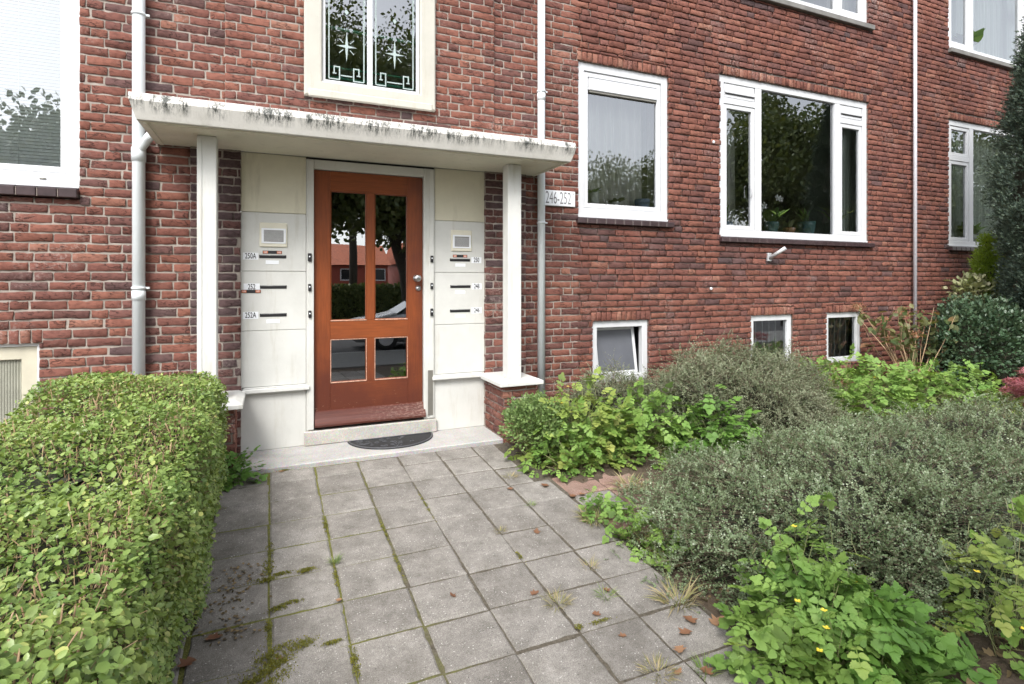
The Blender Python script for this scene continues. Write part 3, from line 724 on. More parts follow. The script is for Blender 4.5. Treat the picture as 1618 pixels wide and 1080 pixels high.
def triple(key, sill_m, lab, vent, split=None, n=None):
    a, b_, c, d = WIN[key]; XL, XR = a+.575, b_-.625
    g = MB(); g.ring(a, b_, c, d, (.08,.08,.085,.085), YF, YF+.07)
    g.box(XL, XL+.10, YF+.001, YF+.069, c+.085, d-.085, 0, .003); g.box(XR, XR+.10, YF+.001, YF+.069, c+.085, d-.085, 0, .003); small_trim(g, a, b_, c-.002)
    zt = d-.325 if vent else d-.60
    g.box(a+.08, XL, YF+.002, YF+.068, zt, zt+.07, 0, .003); g.box(XR+.10, b_-.08, YF+.002, YF+.068, zt, zt+.07, 0, .003)
    w = g.build('window', M['pvc'], B, lab)
    for (x0, x1) in ((a+.083, XL-.003), (XR+.103, b_-.083)):
        side_sash(w, x0, x1, c+.088, zt-.003)
        if vent:
            g = MB(); g.box(x0+.01, x1-.01, YF+.006, YF+.05, zt+.075, d-.09, 0, .004); g.box(x0+.012, x1-.012, YF-.006, YF+.004, zt+.125, zt+.162, 0, .003)
            g.box(x0+.02, x1-.02, YF-.002, YF+.0045, zt+.112, zt+.1235, 1); g.build('ventilation_grille', [M['pvc'], M['black']], w)
        else:
            side_sash(w, x0, x1, zt+.073, d-.088)
    pane(XL+.10, XR, c+.085, d-.085, YF+.035, w)
    tilesill(a-.02, b_+.06, c-.006, SILL[key]-.008, w, sill_m, n=n); room(key)
    g = MB(); g.box(a, b_, WY+.125, WY+.34, c+.06, c+.092, 0, .005); g.build('inner_sill', M['cill'], w)
    return w
w3 = triple('w3', 'tile', 'three-part white window with orchids behind the middle pane', True)
lr = triple('lr', 'tile', 'white ground floor window partly hidden by the dark conifer', False)
ur = triple('ur', 'sillstone', 'white upper floor window over the conifer side', False, n=1)
um = triple('um', 'sillstone', 'white upper floor window of which only the bottom shows', True, n=1)
g = MB(); g.tube([(5.27,YF+.005,2.36),(5.27,YF-.02,2.37),(5.27,YF-.02,2.50),(5.27,YF+.005,2.51)], .006, 8); g.build('window_handle', M['pvc'], w3)
# --- basement windows
for key, fw, lab in (('bl',.022,'frosted cream basement window behind the hedge'),('b1',.07,'basement window with its sash tilted open'),('b2',.07,'middle basement window with bars behind the glass'),('b3',.07,'small basement window at the right with bars')):
    a, b_, c, d = WIN[key]
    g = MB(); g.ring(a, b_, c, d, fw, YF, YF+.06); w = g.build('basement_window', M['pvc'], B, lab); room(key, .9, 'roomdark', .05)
    if key == 'bl':
        g = MB(); g.ring(a+.023, b_-.023, c+.023, d-.023, .09, YF+.015, YF+.05); g.build('sash', M['pvcold'], w)
        g = MB(); n = 60
        x0, x1 = a+.113, b_-.113
        for i in range(n):
            xa = x0+(x1-x0)*i/n; xb = x0+(x1-x0)*(i+1)/n; xm = (xa+xb)/2
            g.poly([(xa,YF+.04,c+.11),(xm,YF+.034,c+.11),(xm,YF+.034,d-.11),(xa,YF+.04,d-.11)]); g.poly([(xm,YF+.034,c+.11),(xb,YF+.04,c+.11),(xb,YF+.04,d-.11),(xm,YF+.034,d-.11)])
        g.build('pane', simple('ribbed_frosted_glass', (.30,.30,.25), .25, var=.1), w, recalc=False)
    elif key == 'b1':
        # sash leans inwards, hinged at the bottom
        g = MB(); g.ring(a+.09, b_-.10, c+.072, d-.075, .032, YF+.02, YF+.05)
        for i, v in enumerate(g.v): g.v[i] = (v[0], v[1]+(v[2]-c)*.16, v[2])
        g.build('sash', M['pvc'], w)
        g = MB(); g.poly([(a+.12,YF+.045,c+.1),(b_-.13,YF+.045,c+.1),(b_-.13,YF+.035+(d-c-.1)*.16,d-.105),(a+.12,YF+.035+(d-c-.1)*.16,d-.105)]); g.build('pane', simple('frosted_dim_glass', (.10,.105,.12), .35, var=.15, scale=3), w, recalc=False)
    else:
        pane(a+.07, b_-.07, c+.07, d-.07, YF+.03, w)
        g = MB(); n = 4
        for i in range(1, n+1): x = a+.07+(b_-a-.14)*i/(n+1); g.box(x-.009, x+.009, YF+.075, YF+.09, c+.05, d-.05)
        g.build('security_bars', M['bars'], w)
        g = MB(); g.poly([(a+.02,YF+.14,c),(b_-.02,YF+.14,c),(b_-.02,YF+.14,d),(a+.02,YF+.14,d)]); g.build('inner_screen', simple('dusty_dark_screen', (.10,.10,.11), .8, var=.3, scale=3), w, recalc=False)
# --- stair window with surround
a, b_, c, d = WIN['stair']; yb = WY-.025
g = MB(); YS = yb-.055
g.ring(a-.002, b_+.002, c, d, (.14,.14,.13,.13), YS, YF+.05, b=.012)
g.box(a+.03, b_-.03, YS-.012, YS+.02, c-.012, c+.055, 0, .01)
st = g.build('window', M['canopy'] if False else paintmat('white_stone_surround', (.47,.455,.40), .5), B, 'leaded stair window with star patterns in a pale stone surround')
fx0, fx1, fz0, fz1 = a+.14, b_-.14, c+.13, d-.13
g = MB(); g.ring(fx0, fx1, fz0, fz1, .026, YS+.03, YS+.07); xm = .80; g.box(xm-.022, xm+.022, YS+.031, YS+.069, fz0+.026, fz1-.026, 0, .003); g.build('sash', M['pvc'], st)
room('stair', 2.2)
for (p0, p1) in ((fx0+.026, xm-.022), (xm+.022, fx1-.026)):
    pane(p0, p1, fz0+.026, fz1-.026, YS+.05, st)
    g = MB(); y0, y1 = YS+.044, YS+.0475; w = .0095; L0, L1 = p0+.028, p1-.028; zb0 = fz0+.045
    def hb(x0, x1, z): g.box(min(x0,x1), max(x0,x1), y0, y1, z-w/2, z+w/2)
    def vb_(x, z0, z1): g.box(x-w/2, x+w/2, y0-.0005, y1-.0005, min(z0,z1), max(z0,z1))
    vb_(L0, zb0, fz1-.03); vb_(L1, zb0, fz1-.03)
    for s_, X in ((1, L0), (-1, L1)):
        hb(X, X+s_*.085, zb0); vb_(X+s_*.085, zb0-.006, zb0+.11); hb(X+s_*.042, X+s_*.085, zb0+.105); vb_(X+s_*.042, zb0+.05, zb0+.111); hb(X+s_*.03, X+s_*.06, zb0+.048)
    hb(L0+.095, L1-.095, zb0+.036)
    cx = (p0+p1)/2
    for cz_ in (fz0+.33, fz0+.98):
        def kite(ang, ln, wd, y):
            ca, sa = math.cos(ang), math.sin(ang)
            P = [(0,0),(ln*.16,wd),(ln,0),(ln*.16,-wd)]; g.prism([(cx+p*ca-q*sa, cz_+p*sa+q*ca) for p, q in P], y, y+.003)
        for k_ in range(4): kite(R(90*k_), .130 if k_%2 else .085, .011, y0-.001)
        for k_ in range(4):
            an = R(45+90*k_); g.prism([(cx+math.cos(an)*r1-math.sin(an)*q, cz_+math.sin(an)*r1+math.cos(an)*q) for r1, q in ((.04,.003),(.085,.003),(.085,-.003),(.04,-.003))], y0-.0005, y1)
        g.prism([(cx+.022,cz_),(cx,cz_+.027),(cx-.022,cz_),(cx,cz_-.027)], y0-.002, y1-.002)
        zc = cz_+.29; g.prism([(cx+.018,zc),(cx,zc+.024),(cx-.018,zc),(cx,zc-.024)], y0-.002, y1-.002)
    g.build('lead_pattern', M['etch'], st)
g = MB(); g.tube([(.1,5.02,3.56),(1.5,4.99,3.52)], .016, 8); g.tube([(.1,5.03,3.13),(1.5,5.0,3.11)], .013, 8); g.tube([(.1,5.03,3.22),(1.5,5.0,3.20)], .009, 8)
g.build('stair_railing', M['green'], st)
# --- canopy
def loft(sections, name, m, parent=B, label=None):
    g = MB(); idx = []
    for s_ in sections:
        n = len(g.v); g.v += s_; idx.append(range(n, n+len(s_)))
    k = len(sections[0])
    for p, q in zip(idx, idx[1:]):
        for i in range(k): j = (i+1)%k; g.face((p[i],p[j],q[j],q[i]), 0)
    g.face(list(idx[0])[::-1]); g.face(list(idx[-1])); return g.build(name, m, parent, label)
prof = [(4.895,2.39,0),(4.205,2.39,0),(4.198,2.396,.004),(4.155,2.505,.035),(4.160,2.515,.038),(4.195,2.562,.045),(4.21,2.567,.045),(4.895,2.60,.045)]
secs = []
NS = 40
for i in range(NS+1):
    t_ = i/NS; secs.append([( (-.768-e)+(2.396+e-(-.768-e))*t_, y, z+(0 if k in (0,1) else random.uniform(-.0012,.0012))) for k, (y, z, e) in enumerate(prof)])
cn = loft(secs, 'canopy', M['canopy'], label='white concrete porch canopy with black mould along its top edge')
g = MB(); g.poly([(-.768+.006,4.211,2.3885),(2.39,4.211,2.3885),(2.39,4.86,2.3885),(-.762,4.86,2.3885)]); g.box(-.74,-.715,4.23,4.85,2.378,2.3884,0,.002); g.box(2.343,2.368,4.23,4.85,2.378,2.3884,0,.002); g.box(-.70,2.33,4.24,4.252,2.382,2.3884); g.build('soffit', M['soffit'], cn)
# --- porch panels, ledges, frame
for (x0, x1, lx0, lx1) in ((-.20,.286,-.19,.312),(1.381,1.862,1.352,1.862)):
    g = MB(); zz = [.511,.963,1.44,1.913,2.388]
    for i in range(4): g.box(x0, x1, WY-.012, WY+.03, zz[i]+.0018, zz[i+1]-.0018, 1 if i == 3 else 0, .003)
    g.box(x0, x1, WY-.006, WY+.03, .001, .466, 0, .003); g.box(x0+.003,x1-.003,WY+.0,WY+.028,.4,2.388)
    g.build('porch_panel', [M['panel'], M['paneltop']], B)
    g = MB(); g.box(lx0, lx1, WY-.055, WY-.013, .467, .502, 0, .006); g.box(lx0+.012, lx1-.012, WY-.035, WY-.0135, .503, .512, 0, .003); g.build('ledge', M['post'], B)
g = MB()
g.box(.288,.346,WY-.022,WY+.06,.122,2.372,0,.004); g.box(1.278,1.379,WY-.022,WY+.06,.122,2.372,0,.004); g.box(.3465,1.2775,WY-.0215,WY+.06,2.295,2.3715,0,.004)
g.box(.300,.3455,WY-.032,WY-.0225,.13,2.36,0,.003); g.box(1.325,1.368,WY-.032,WY-.0225,.13,2.36,0,.003)
g.build('door_frame', M['panel'], B)
g = MB(); g.box(1.312,1.358,WY-.037,WY-.0325,.155,.56,0,.001); g.build('kick_strip', M['zinc'], B)
g = MB(); g.box(.27,1.395,WY-.045,WY+.25,0.001,.12,0,.008); g.build('threshold', M['stone'], B)
g = MB(); g.box(-.21,1.862,4.42,WY+.02,-.12,0,0,.008); g.build('porch_step', M['step'], B)
# posts and caps
for (x0, x1, p0, p1) in ((-.585,-.165,-.458,-.335),(1.812,2.225,1.917,2.045)):
    g = MB(); g.box(p0, p1, 4.45, 4.575, .505, 2.3885, 0, .006); g.box(p0-.0, p0+.03, 4.446, 4.4498, .52, 2.37, 0, .001); g.build('porch_post', M['post'], B)
    g = MB(); zt = .486
    lo = [(x0,4.37,.452),(x1,4.37,.452),(x1,4.862,.452),(x0,4.862,.452)]; hi = [(x0,4.37,zt),(x1,4.37,zt),(x1,4.862,zt),(x0,4.862,zt)]; tp = [(x0+.05,4.43,.506),(x1-.05,4.43,.506),(x1-.05,4.862,.506),(x0+.05,4.862,.506)]
    n = len(g.v); g.v += lo+hi+tp
    for a_ in (0,4):
        for i in range(4): j = (i+1)%4; g.face((n+a_+i,n+a_+j,n+a_+4+j,n+a_+4+i))
    g.face((n+3,n+2,n+1,n)); g.face((n+8,n+9,n+10,n+11))
    o = g.build('pier_cap', M['post'], B); bv = o.modifiers.new('b', 'BEVEL'); bv.width = .005; bv.segments = 2
# --- door
DY = WY+.012
g = MB()
x0, x1 = .350, 1.275; gl = [(.479,.782),(.847,1.141)]; gz_ = [(.50,.870),(1.024,2.128)]
g.box(x0,.479,DY,DY+.045,.135,2.291,0,.002); g.box(1.141,x1,DY,DY+.045,.135,2.291,0,.002)
g.box(.4795,1.1405,DY+.001,DY+.044,2.128,2.2905,1,.001); g.box(.4795,1.1405,DY+.001,DY+.044,.870,1.024,1,.001); g.box(.4795,1.1405,DY+.001,DY+.044,.135,.50,1,.001)
g.box(.782,.847,DY+.0015,DY+.0435,.5005,.8695,0,.002); g.box(.782,.847,DY+.0015,DY+.0435,1.0245,2.1275,0,.002)
dr = g.build('door', [M['stile'], M['rail']], B, 'varnished orange brown wooden door with four glass panes')
for (gx0, gx1) in gl:
    for (g0, g1) in gz_:
        pane(gx0+.004, gx1-.004, g0+.004, g1-.004, DY+.022, dr, 'glassd').name = 'glass_pane'
        g = MB(); g.ring(gx0+.0, gx1-.0, g0+.0, g1-.0, .010, DY+.006, DY+.02, b=.003); g.build('glazing_bead', M['stile'] if g0 > .9 else M['stile'], dr)
        g = MB(); g.box(gx0+.002, gx1-.002, DY-.004, DY+.0055, g0-.004, g0+.006, 0, .002); 
        if g0 < .9: g.box(gx0+.001, gx0+.007, DY-.001, DY+.0055, g0+.007, g1-.004); g.box(gx1-.006, gx1-.001, DY-.001, DY+.0055, g0+.007, g1-.004); g.box(gx0+.008, gx1-.008, DY-.001, DY+.0055, g1-.009, g1-.003)
        g.build('flaked_edge', M['putty'], dr)
P_ = [(DY-.001,.275),(DY-.012,.268),(DY-.02,.245),(DY-.032,.215),(DY-.058,.185),(DY-.066,.165),(DY-.062,.148),(DY-.001,.142)]
g = MB(); n = len(g.v)
g.v += [(x, y, z) for x in (.352,1.290) for y, z in P_]; k = len(P_)
for i in range(k): j = (i+1)%k; g.face((i,j,k+j,k+i))
g.face(range(k)); g.face([k+i for i in range(k)][::-1]); g.build('weather_bar', M['bar'], dr)
g = MB(); g.lathe([(.030,.0),(.032,.006),(.018,.010),(.012,.02),(.016,.035),(.029,.045),(.031,.058),(.026,.068),(.012,.073),(.001,.074)], (1.218,DY,1.387), 24, axis='y'); g.build('door_knob', M['steel'], dr)
g = MB(); g.lathe([(.024,.0),(.024,.008),(.014,.011),(.013,.016),(.001,.0165)], (1.233,DY,1.297), 20, axis='y'); g.box(1.231,1.235,DY-.018,DY-.0166,1.288,1.306,1); g.build('lock', [M['steel'], M['black']], dr)
g = MB(); g.box(.36,1.27,DY+.05,DY+2.2,.13,.14); g.box(.20,.21,DY+.05,DY+2.2,.1,2.6); g.box(1.6,1.61,DY+.05,DY+2.2,.1,2.6); g.box(.20,1.61,DY+2.2,DY+2.21,.1,2.6); g.box(.2,1.61,DY+.05,DY+2.21,2.6,2.61)
g.box(.2,.349,DY+.05,DY+.06,.1,2.6); g.box(1.276,1.61,DY+.05,DY+.06,.1,2.6); g.box(.35,1.275,DY+.05,DY+.06,2.292,2.6)
g.build('hallway', M['roomdark'], B)
# --- letter slots, bells, numbers
def text_mesh(body, size, x, y, z, m, parent, name='lettering', sx=.78, align='CENTER', shear=0.0, off=0.0, depth=.0004):
    cu = bpy.data.curves.new('t', 'FONT'); cu.body = body; cu.size = size; cu.align_x = align; cu.align_y = 'CENTER'; cu.extrude = depth; cu.offset = off; cu.shear = shear; cu.resolution_u = 3
    o = bpy.data.objects.new('t', cu); COL.objects.link(o); dg = bpy.context.evaluated_depsgraph_get(); dg.update()
    me = bpy.data.meshes.new_from_object(o.evaluated_get(dg)); bpy.data.objects.remove(o)
    me.transform(((sx,0,0,0),(0,0,-1,0),(0,1,0,0),(0,0,0,1)) and __import__('mathutils').Matrix(((sx,0,0,x),(0,0,-1,y),(0,1,0,z),(0,0,0,1))))
    me.materials.clear(); me.materials.append(M[m]); me.name = name
    r_ = bpy.data.objects.new(name, me); link(r_, parent); return r_
PY = WY-.012
def plate(name, x0, x1, z0, z1, th, m, y=PY, b=.001, label=None, parent=B):
    g = MB(); g.box(x0, x1, y-th, y-.0002, z0, z1, 0, b); return g.build(name, M[m], parent, label)
def slot(x0, x1, zt, zb2, num):
    zc = (zt+zb2)/2
    g = MB(); g.box(x0, x1, PY-.004, PY-.0003, zc-.0135, zc+.0135, 0, .002); g.box(x0+.004, x1-.004, PY-.006, PY-.0042, zc-.006, zc+.011, 0, .001)
    o = g.build('letter_slot', M['black'], B, 'black letter slot beside number '+num)
    g = MB(); g.tube([(x0+.006,PY-.0065,zc+.0105),(x1-.006,PY-.0065,zc+.0105)], .0016, 6); g.build('flap_hinge', M['steel'], o)
for num, x0, x1, zc, nx0, nx1 in (('250A',-.067,.134,1.559,-.186,-.073),('252',-.061,.137,1.313,-.181,-.063),('252A',-.063,.137,1.087,-.186,-.073),('250',1.523,1.720,1.556,1.732,1.832),('248',1.527,1.724,1.311,1.736,1.834),('246',1.524,1.720,1.087,1.736,1.834)):
    slot(x0, x1, zc+.014, zc-.014, num)
    o = plate('number_plate', nx0, nx1, zc-.027, zc+.029, .0015, 'whiteplate'); text_mesh(num, .062, (nx0+nx1)/2, PY-.0023, zc+.001, 'ink', o, sx=.60, off=.0007)
for x0, zc in ((-.02,1.513),(-.014,1.035),(1.576,1.509),(1.573,1.258),(1.574,1.038)):
    o = plate('name_plate', x0, x0+.098, zc-.015, zc+.015, .002, 'whiteplate')
def bell(x, zc, w, h):
    g = MB(); g.box(x-w/2, x+w/2, WY-.048, WY-.0325, zc-h/2, zc+h/2, 0, .004); o = g.build('doorbell', M['black'], B)
    g = MB(); g.lathe([(.0065,0),(.0065,.004),(.004,.006),(.001,.0062)], (x, WY-.0482, zc+.006), 14, axis='y'); g.build('bell_button', M['whiteplate'], o)
for x, zc, w, h in ((.312,1.557,.030,.068),(.312,1.308,.024,.06),(.313,1.088,.024,.06),(1.347,1.560,.026,.06),(1.346,1.317,.024,.056),(1.346,1.081,.026,.068)): bell(x, zc, w, h)
for x0, x1, z0, z1 in ((-.066,.143,1.636,1.832),(1.532,1.734,1.636,1.831)):
    g = MB(); g.box(x0, x1, PY-.012, PY-.0003, z0, z1, 0, .008); o = g.build('intercom', M['cream'], B)
    ix0, ix1, iz0, iz1 = x0+.015, x1-.012, z0+.028, z1-.045
    g = MB(); g.box(ix0, ix1, PY-.017, PY-.0122, iz0, iz1, 0, .002)
    for sx_ in (ix0+.008, ix1-.008):
        for sz_ in (iz0+.008, iz1-.008): g.lathe([(.003,0),(.003,.001),(.0005,.0012)], (sx_, PY-.0172, sz_), 8, axis='y')
    g.build('face_plate', M['whiteplate'], o)
    g = MB(); z = iz0+.02
    g.box(ix0+.018, ix1-.018, PY-.0182, PY-.0172, iz0+.015, iz1-.015, 1)
    while z < iz1-.022: g.box(ix0+.02, ix1-.02, PY-.0205, PY-.0184, z, z+.0035); z += .0062
    g.build('speaker_grille', [M['alu'], M['zinc']], o)
for x0, x1, zc in ((-.042,.102,1.594),(-.198,-.055,1.279),(1.552,1.692,1.592)):
    h = .013; y = PY-(.0062 if x0 < -.1 else .0)
    o = plate('sticker', x0, x1, zc-h, zc+h, .0008, 'ink', y=PY-.0024 if x0 < -.1 else PY, b=0, label='orange and black NEE NEE sticker')
    ys_ = (PY-.0024 if x0 < -.1 else PY)-.0008
    w = (x1-x0)
    for c0, c1 in ((x0+.004, x0+w*.27), (x1-w*.27, x1-.004)): g = MB(); g.box(c0, c1, ys_-.0004, ys_-.0001, zc-h+.003, zc+h-.003); g.build('orange_field', M['orange'], o)
    for cx in (x0+.004+w*.135-.002, x1-w*.135-.002): text_mesh('NEE', .017, cx, ys_-.0008, zc, 'whiteplate', o, sx=.8, depth=.0002)
# --- drainpipes
def pipe(x, z0, z1, r_, brs, m='pipe', y=WY-.065, sleeves=()):
    g = MB(); g.tube([(x,y,z0),(x,y,z1)], r_, 20); 
    for z in sleeves: g.tube([(x,y,z),(x,y,z+.07)], r_+.004, 20)
    p = g.build('drainpipe', M[m], B)
    for z in brs:
        g = MB(); g.tube([(x,y,z-.009),(x,y,z+.009)], r_+.0065, 20); g.box(x-.008,x+.008,y+r_+.004,WY+.01,z-.008,z+.008,1); g.box(x+r_+.002,x+r_+.028,y-.008,y+.008,z-.008,z+.008,0,.002); g.build('pipe_bracket', [M['pipe'], M['zinc']], p)
    return p
pl = pipe(-.872, -.1, 6.5, .041, (1.31,3.32,5.2), sleeves=(1.22,)); pl['label'] = 'white drainpipe left of the porch'
g = MB(); g.tube([(-.765,4.72,2.43),(-.80,4.76,2.40),(-.86,4.82,2.33),(-.872,4.835,2.25)], .032, 14); g.tube([(-.872,4.835,2.34),(-.872,4.835,2.24)], .047, 18); g.build('canopy_outlet', M['pipe'], pl)
pr = pipe(2.437, -.1, 6.5, .037, (3.21,1.93), y=WY-.06, sleeves=(3.12,)); pr['label'] = 'white drainpipe right of the porch'
p3 = pipe(8.27, -.1, 6.5, .024, (), 'pipegrey', sleeves=()); p3['label'] = 'thin grey drainpipe on the bare brick'
# flagpole socket and little wall knobs
g = MB(); g.box(5.50,5.56,WY-.03,WY+.0,1.60,1.70,0,.004); g.tube([(5.53,WY-.03,1.64),(5.60,WY-.19,1.755)], .022, 14, 0); o = g.build('flagpole_holder', M['alu'], B)
g = MB(); g.lathe([(.016,0),(.018,.01),(.012,.018),(.001,.02)], (4.62,WY-.012,1.275), 12, axis='y'); g.build('wall_cap', M['whiteplate'], B)
g = MB(); g.lathe([(.016,0),(.018,.01),(.012,.018),(.001,.02)], (4.66,WY-.012,2.95), 12, axis='y'); g.build('wall_cap', M['whiteplate'], B)
# house number sign
sg = empty('house_number_sign', 'white plate reading 246-252 with a small H on the brick right of the porch', 'sign')
g = MB(); g.box(2.47,2.835,WY-.030,WY-.014,2.108,2.262,0,.004); g.build('plate', M['whiteplate'], sg)
text_mesh('246-252', .175, 2.642, WY-.0312, 2.183, 'greyink', sg, sx=.50, off=-.0012)
text_mesh('H', .035, 2.812, WY-.0312, 2.235, 'greyink', sg, sx=.6)
# doormat
dm = empty('doormat', 'black half-round rubber doormat lying on the porch step before the door', 'doormat')
mx, my, ma, mbb = .975, 4.845, .365, .345
def halfmoon(sc, z0, z1, m, name, bev=.004):
    g = MB(); n = 40; out = [(mx+ma*sc*math.cos(math.pi*i/n), my-(1-sc)*.10-mbb*(sc if sc == 1 else sc*1.0-.02)*math.sin(math.pi*i/n)) for i in range(n+1)]
    k = len(out); g.v += [(x,y,z0) for x,y in out]+[(x,y,z1) for x,y in out]; g.face([i for i in range(k)]); g.face([k+i for i in range(k)])
    for i in range(k): j = (i+1)%k; g.face((i,j,k+j,k+i))
    return g.build(name, M[m], dm)
halfmoon(1, .0008, .007, 'rubber', 'rubber_base')
g = MB(); n = 40; pts = [(mx+(ma-.012)*math.cos(math.pi*i/n), my-.012-(mbb-.022)*math.sin(math.pi*i/n), .0095) for i in range(n+1)]
g.tube(pts+[pts[0]], .006, 6)
for q in range(26):   # scrolls
    for _ in range(20):
        x = mx+random.uniform(-.32,.32); y = my-random.uniform(.03,.30)
        if ((x-mx)/(ma-.035))**2+((y-my)/(mbb-.045))**2 < 1: break
    else: continue
    s0 = random.uniform(0,6.28); rr = random.uniform(.018,.034); dr_ = random.choice((-1,1))
    g.tube([(x+rr*(1-.075*k_)*math.cos(s0+dr_*k_*.55), y+rr*(1-.075*k_)*math.sin(s0+dr_*k_*.55), .0085) for k_ in range(11)], .0032, 5)
g.build('scroll_relief', simple('paler_rubber_relief', (.075,.077,.085), .5, var=.3, scale=40), dm)  # raised pattern is paler than the rubber base, for contrast

# ---------------------------------------------------------------- curtains, pots
def curtain(name, lab, x0, x1, z0, z1, y, m, amp=.02, wl=.09, cat='curtain', taper=0.0):
    nx = int((x1-x0)/.008); xs = np.linspace(x0, x1, nx); zs_ = np.linspace(z0, z1, 14)
    X, Z = np.meshgrid(xs, zs_); ph = np.cumsum(rng.normal(0, .35, nx))*.35
    Y = y+amp*np.sin(X*2*math.pi/wl+ph[None])+amp*.4*np.sin(X*31+Z*2); X = X+taper*(1-(Z-z0)/(z1-z0))*(x0-X)
    V = np.stack([X,Y,Z],-1).reshape(-1,3); i = (np.arange(nx-1)[None]+np.arange(13)[:,None]*nx).ravel()
    o = npmesh(name, V, np.stack([i,i+1,i+nx+1,i+nx],1).ravel(), np.full(len(i),4), M[m], smooth=np.full(len(i),True)); return tag(o, lab, cat)
curtain('lace_curtain','sheer lace curtain hanging behind the tall single window', 3.08, 3.86, 2.16, 3.5, 5.17, 'sheer', .02, .10)
curtain('drape','grey drape at the right side of the tall single window', 3.95, 4.10, 2.16, 3.5, 5.17, 'drape', .015, .06)
curtain('drape','pale grey drape in the left part of the orchid window', 5.03, 5.28, 1.99, 3.72, 5.20, 'drape', .025, .10)
curtain('drape','grey green drape in the right part of the orchid window', 7.02, 7.42, 1.99, 3.72, 5.11, 'sheerg', .02, .08)
curtain('vertical_curtain','pale pleated curtain behind the ground floor window by the conifer', 9.35, 11.9, 1.98, 3.72, 5.20, 'sheerg', .022, .085)
curtain('vertical_curtain','pale pleated curtain behind the upper window above the conifer', 9.35, 11.9, 4.9, 6.4, 5.20, 'sheerg', .022, .085)
curtain('net_curtain','white net curtain at the right end of the upper middle window', 6.85, 7.45, 4.9, 6.4, 5.12, 'sheer', .015, .07)
LEAFT = Tpl([(0,0,0),(-.28,.3,.05),(0,.32,-.02),(.28,.3,.05),(-.30,.62,.05),(0,.65,-.03),(.30,.62,.05),(0,1,-.08)], [(0,2,1),(0,3,2),(1,2,5,4),(2,3,6,5),(4,5,7),(5,6,7)])
STRAP = Tpl([(-.05,0,0),(.05,0,0),(-.07,.35,.10),(.07,.35,.10),(-.06,.7,.08),(.06,.7,.08),(0,1,-.08)], [(0,1,3,2),(2,3,5,4),(4,5,6)])
def potmat(nm, c): return simple(nm, c, .25, var=.25, scale=18)
def pot_plant(name, lab, x, y, z, r_, h, pm, leaves=8, ll=.2, lm='celand', tpl=None, up=.8, cat='potted plant', flowers=0, group=None):
    e = empty(name, lab, cat, group, loc=(x,y,z))
    g = MB(); g.lathe([(r_*.7,0),(r_*.82,h*.15),(r_,h*.7),(r_*1.0,h),(r_*.93,h),(r_*.9,h*.85),(.001,h*.84)], (0,0,0), 24); g.build('pot', pm, e)
    N = leaves; th = rng.random(N)*6.28; ax = np.stack([np.cos(th)*(1-up), np.sin(th)*(1-up), np.full(N, up)], 1)+rng.normal(0,.12,(N,3)); nn = np.stack([-np.cos(th), -np.sin(th), np.full(N,.6)],1)
    scatter('leaves', tpl or STRAP, np.stack([np.cos(th)*r_*.2, np.sin(th)*r_*.2, np.full(N, h*.85)],1), ax, nn, ll*(.6+.5*rng.random(N)), M[lm], e)
    if flowers:
        g = MB(); fl = MB(); p = [(0,0,h*.85),(.02,0,h+.14),(.07,.0,h+.26),(.15,0,h+.31)]; g.tube(p, .004, 6); p2 = [(0,0,h*.85),(-.04,0,h+.10),(-.12,0,h+.18),(-.19,0,h+.17)]; g.tube(p2, .004, 6); g.build('flower_stem', M['stem'], e)
        for (cx, cz_) in ((.15,h+.30),(.10,h+.31),(-.19,h+.16),(-.13,h+.20))[:flowers]:
            for k_ in range(5):
                a_ = k_*1.257+.3; n = len(fl.v); pts = [(cx,-.005,cz_)]+[(cx+math.cos(a_+da)*rr, -.012+.006*math.sin(k_), cz_+math.sin(a_+da)*rr) for da, rr in ((-.5,.034),(0,.048),(.5,.034))]
                fl.poly(pts)
        fl.build('flower', simple('white_petal', (.85,.85,.86), .5), e, recalc=False)
    return e
blue = potmat('blue_white_glaze', (.16,.22,.34)); teal = potmat('teal_glaze', (.10,.22,.23)); terra = potmat('terracotta', (.45,.19,.10)); white = potmat('white_glaze', (.62,.63,.62))
pot_plant('potted_plant','spiky plant in a blue and white pot in the orchid window left part', 5.03, 5.07, 1.972, .08, .10, blue, 14, .26, 'celan', up=.75)
pot_plant('potted_orchid','white flowering orchid in a grey green pot behind the middle pane', 5.78, 5.07, 1.972, .09, .13, teal, 9, .26, 'celan', LEAFT, .6, flowers=4)
pot_plant('potted_plant','small plant in a shallow terracotta pot in the orchid window', 6.08, 5.06, 1.972, .075, .07, terra, 7, .12, 'varieg', LEAFT, .7)
pot_plant('potted_plant','teal pot with thin leaves near the right mullion of the orchid window', 6.42, 5.08, 1.972, .11, .16, teal, 14, .26, 'celand', up=.7)
pot_plant('potted_plant','arching strap leaved plant in the orchid window right part', 6.98, 5.07, 1.972, .07, .09, white, 14, .42, 'celan', up=.62)
pot_plant('potted_plant','trailing plant in a tall white vase in the single window', 3.17, 5.05, 2.146, .05, .17, white, 16, .11, 'celand', LEAFT, .35)
pot_plant('potted_plant','small yellowish plant in the middle of the single window', 3.44, 5.05, 2.146, .045, .07, white, 16, .12, 'varieg', LEAFT, .3)
pot_plant('flower_pot','wide blue and white pot at the right of the single window', 3.80, 5.06, 2.146, .085, .12, blue, 3, .05, 'holly', LEAFT, .3, cat='pot')
pot_plant('potted_plant','leafy dark plant in a white pot behind the window by the conifer', 10.05, 5.07, 1.972, .09, .12, white, 26, .24, 'celand', LEAFT, .55)
pot_plant('potted_plant','broad leaved plant on the upper window sill', 10.0, 5.07, 4.892, .09, .12, white, 26, .28, 'celand', LEAFT, .55)

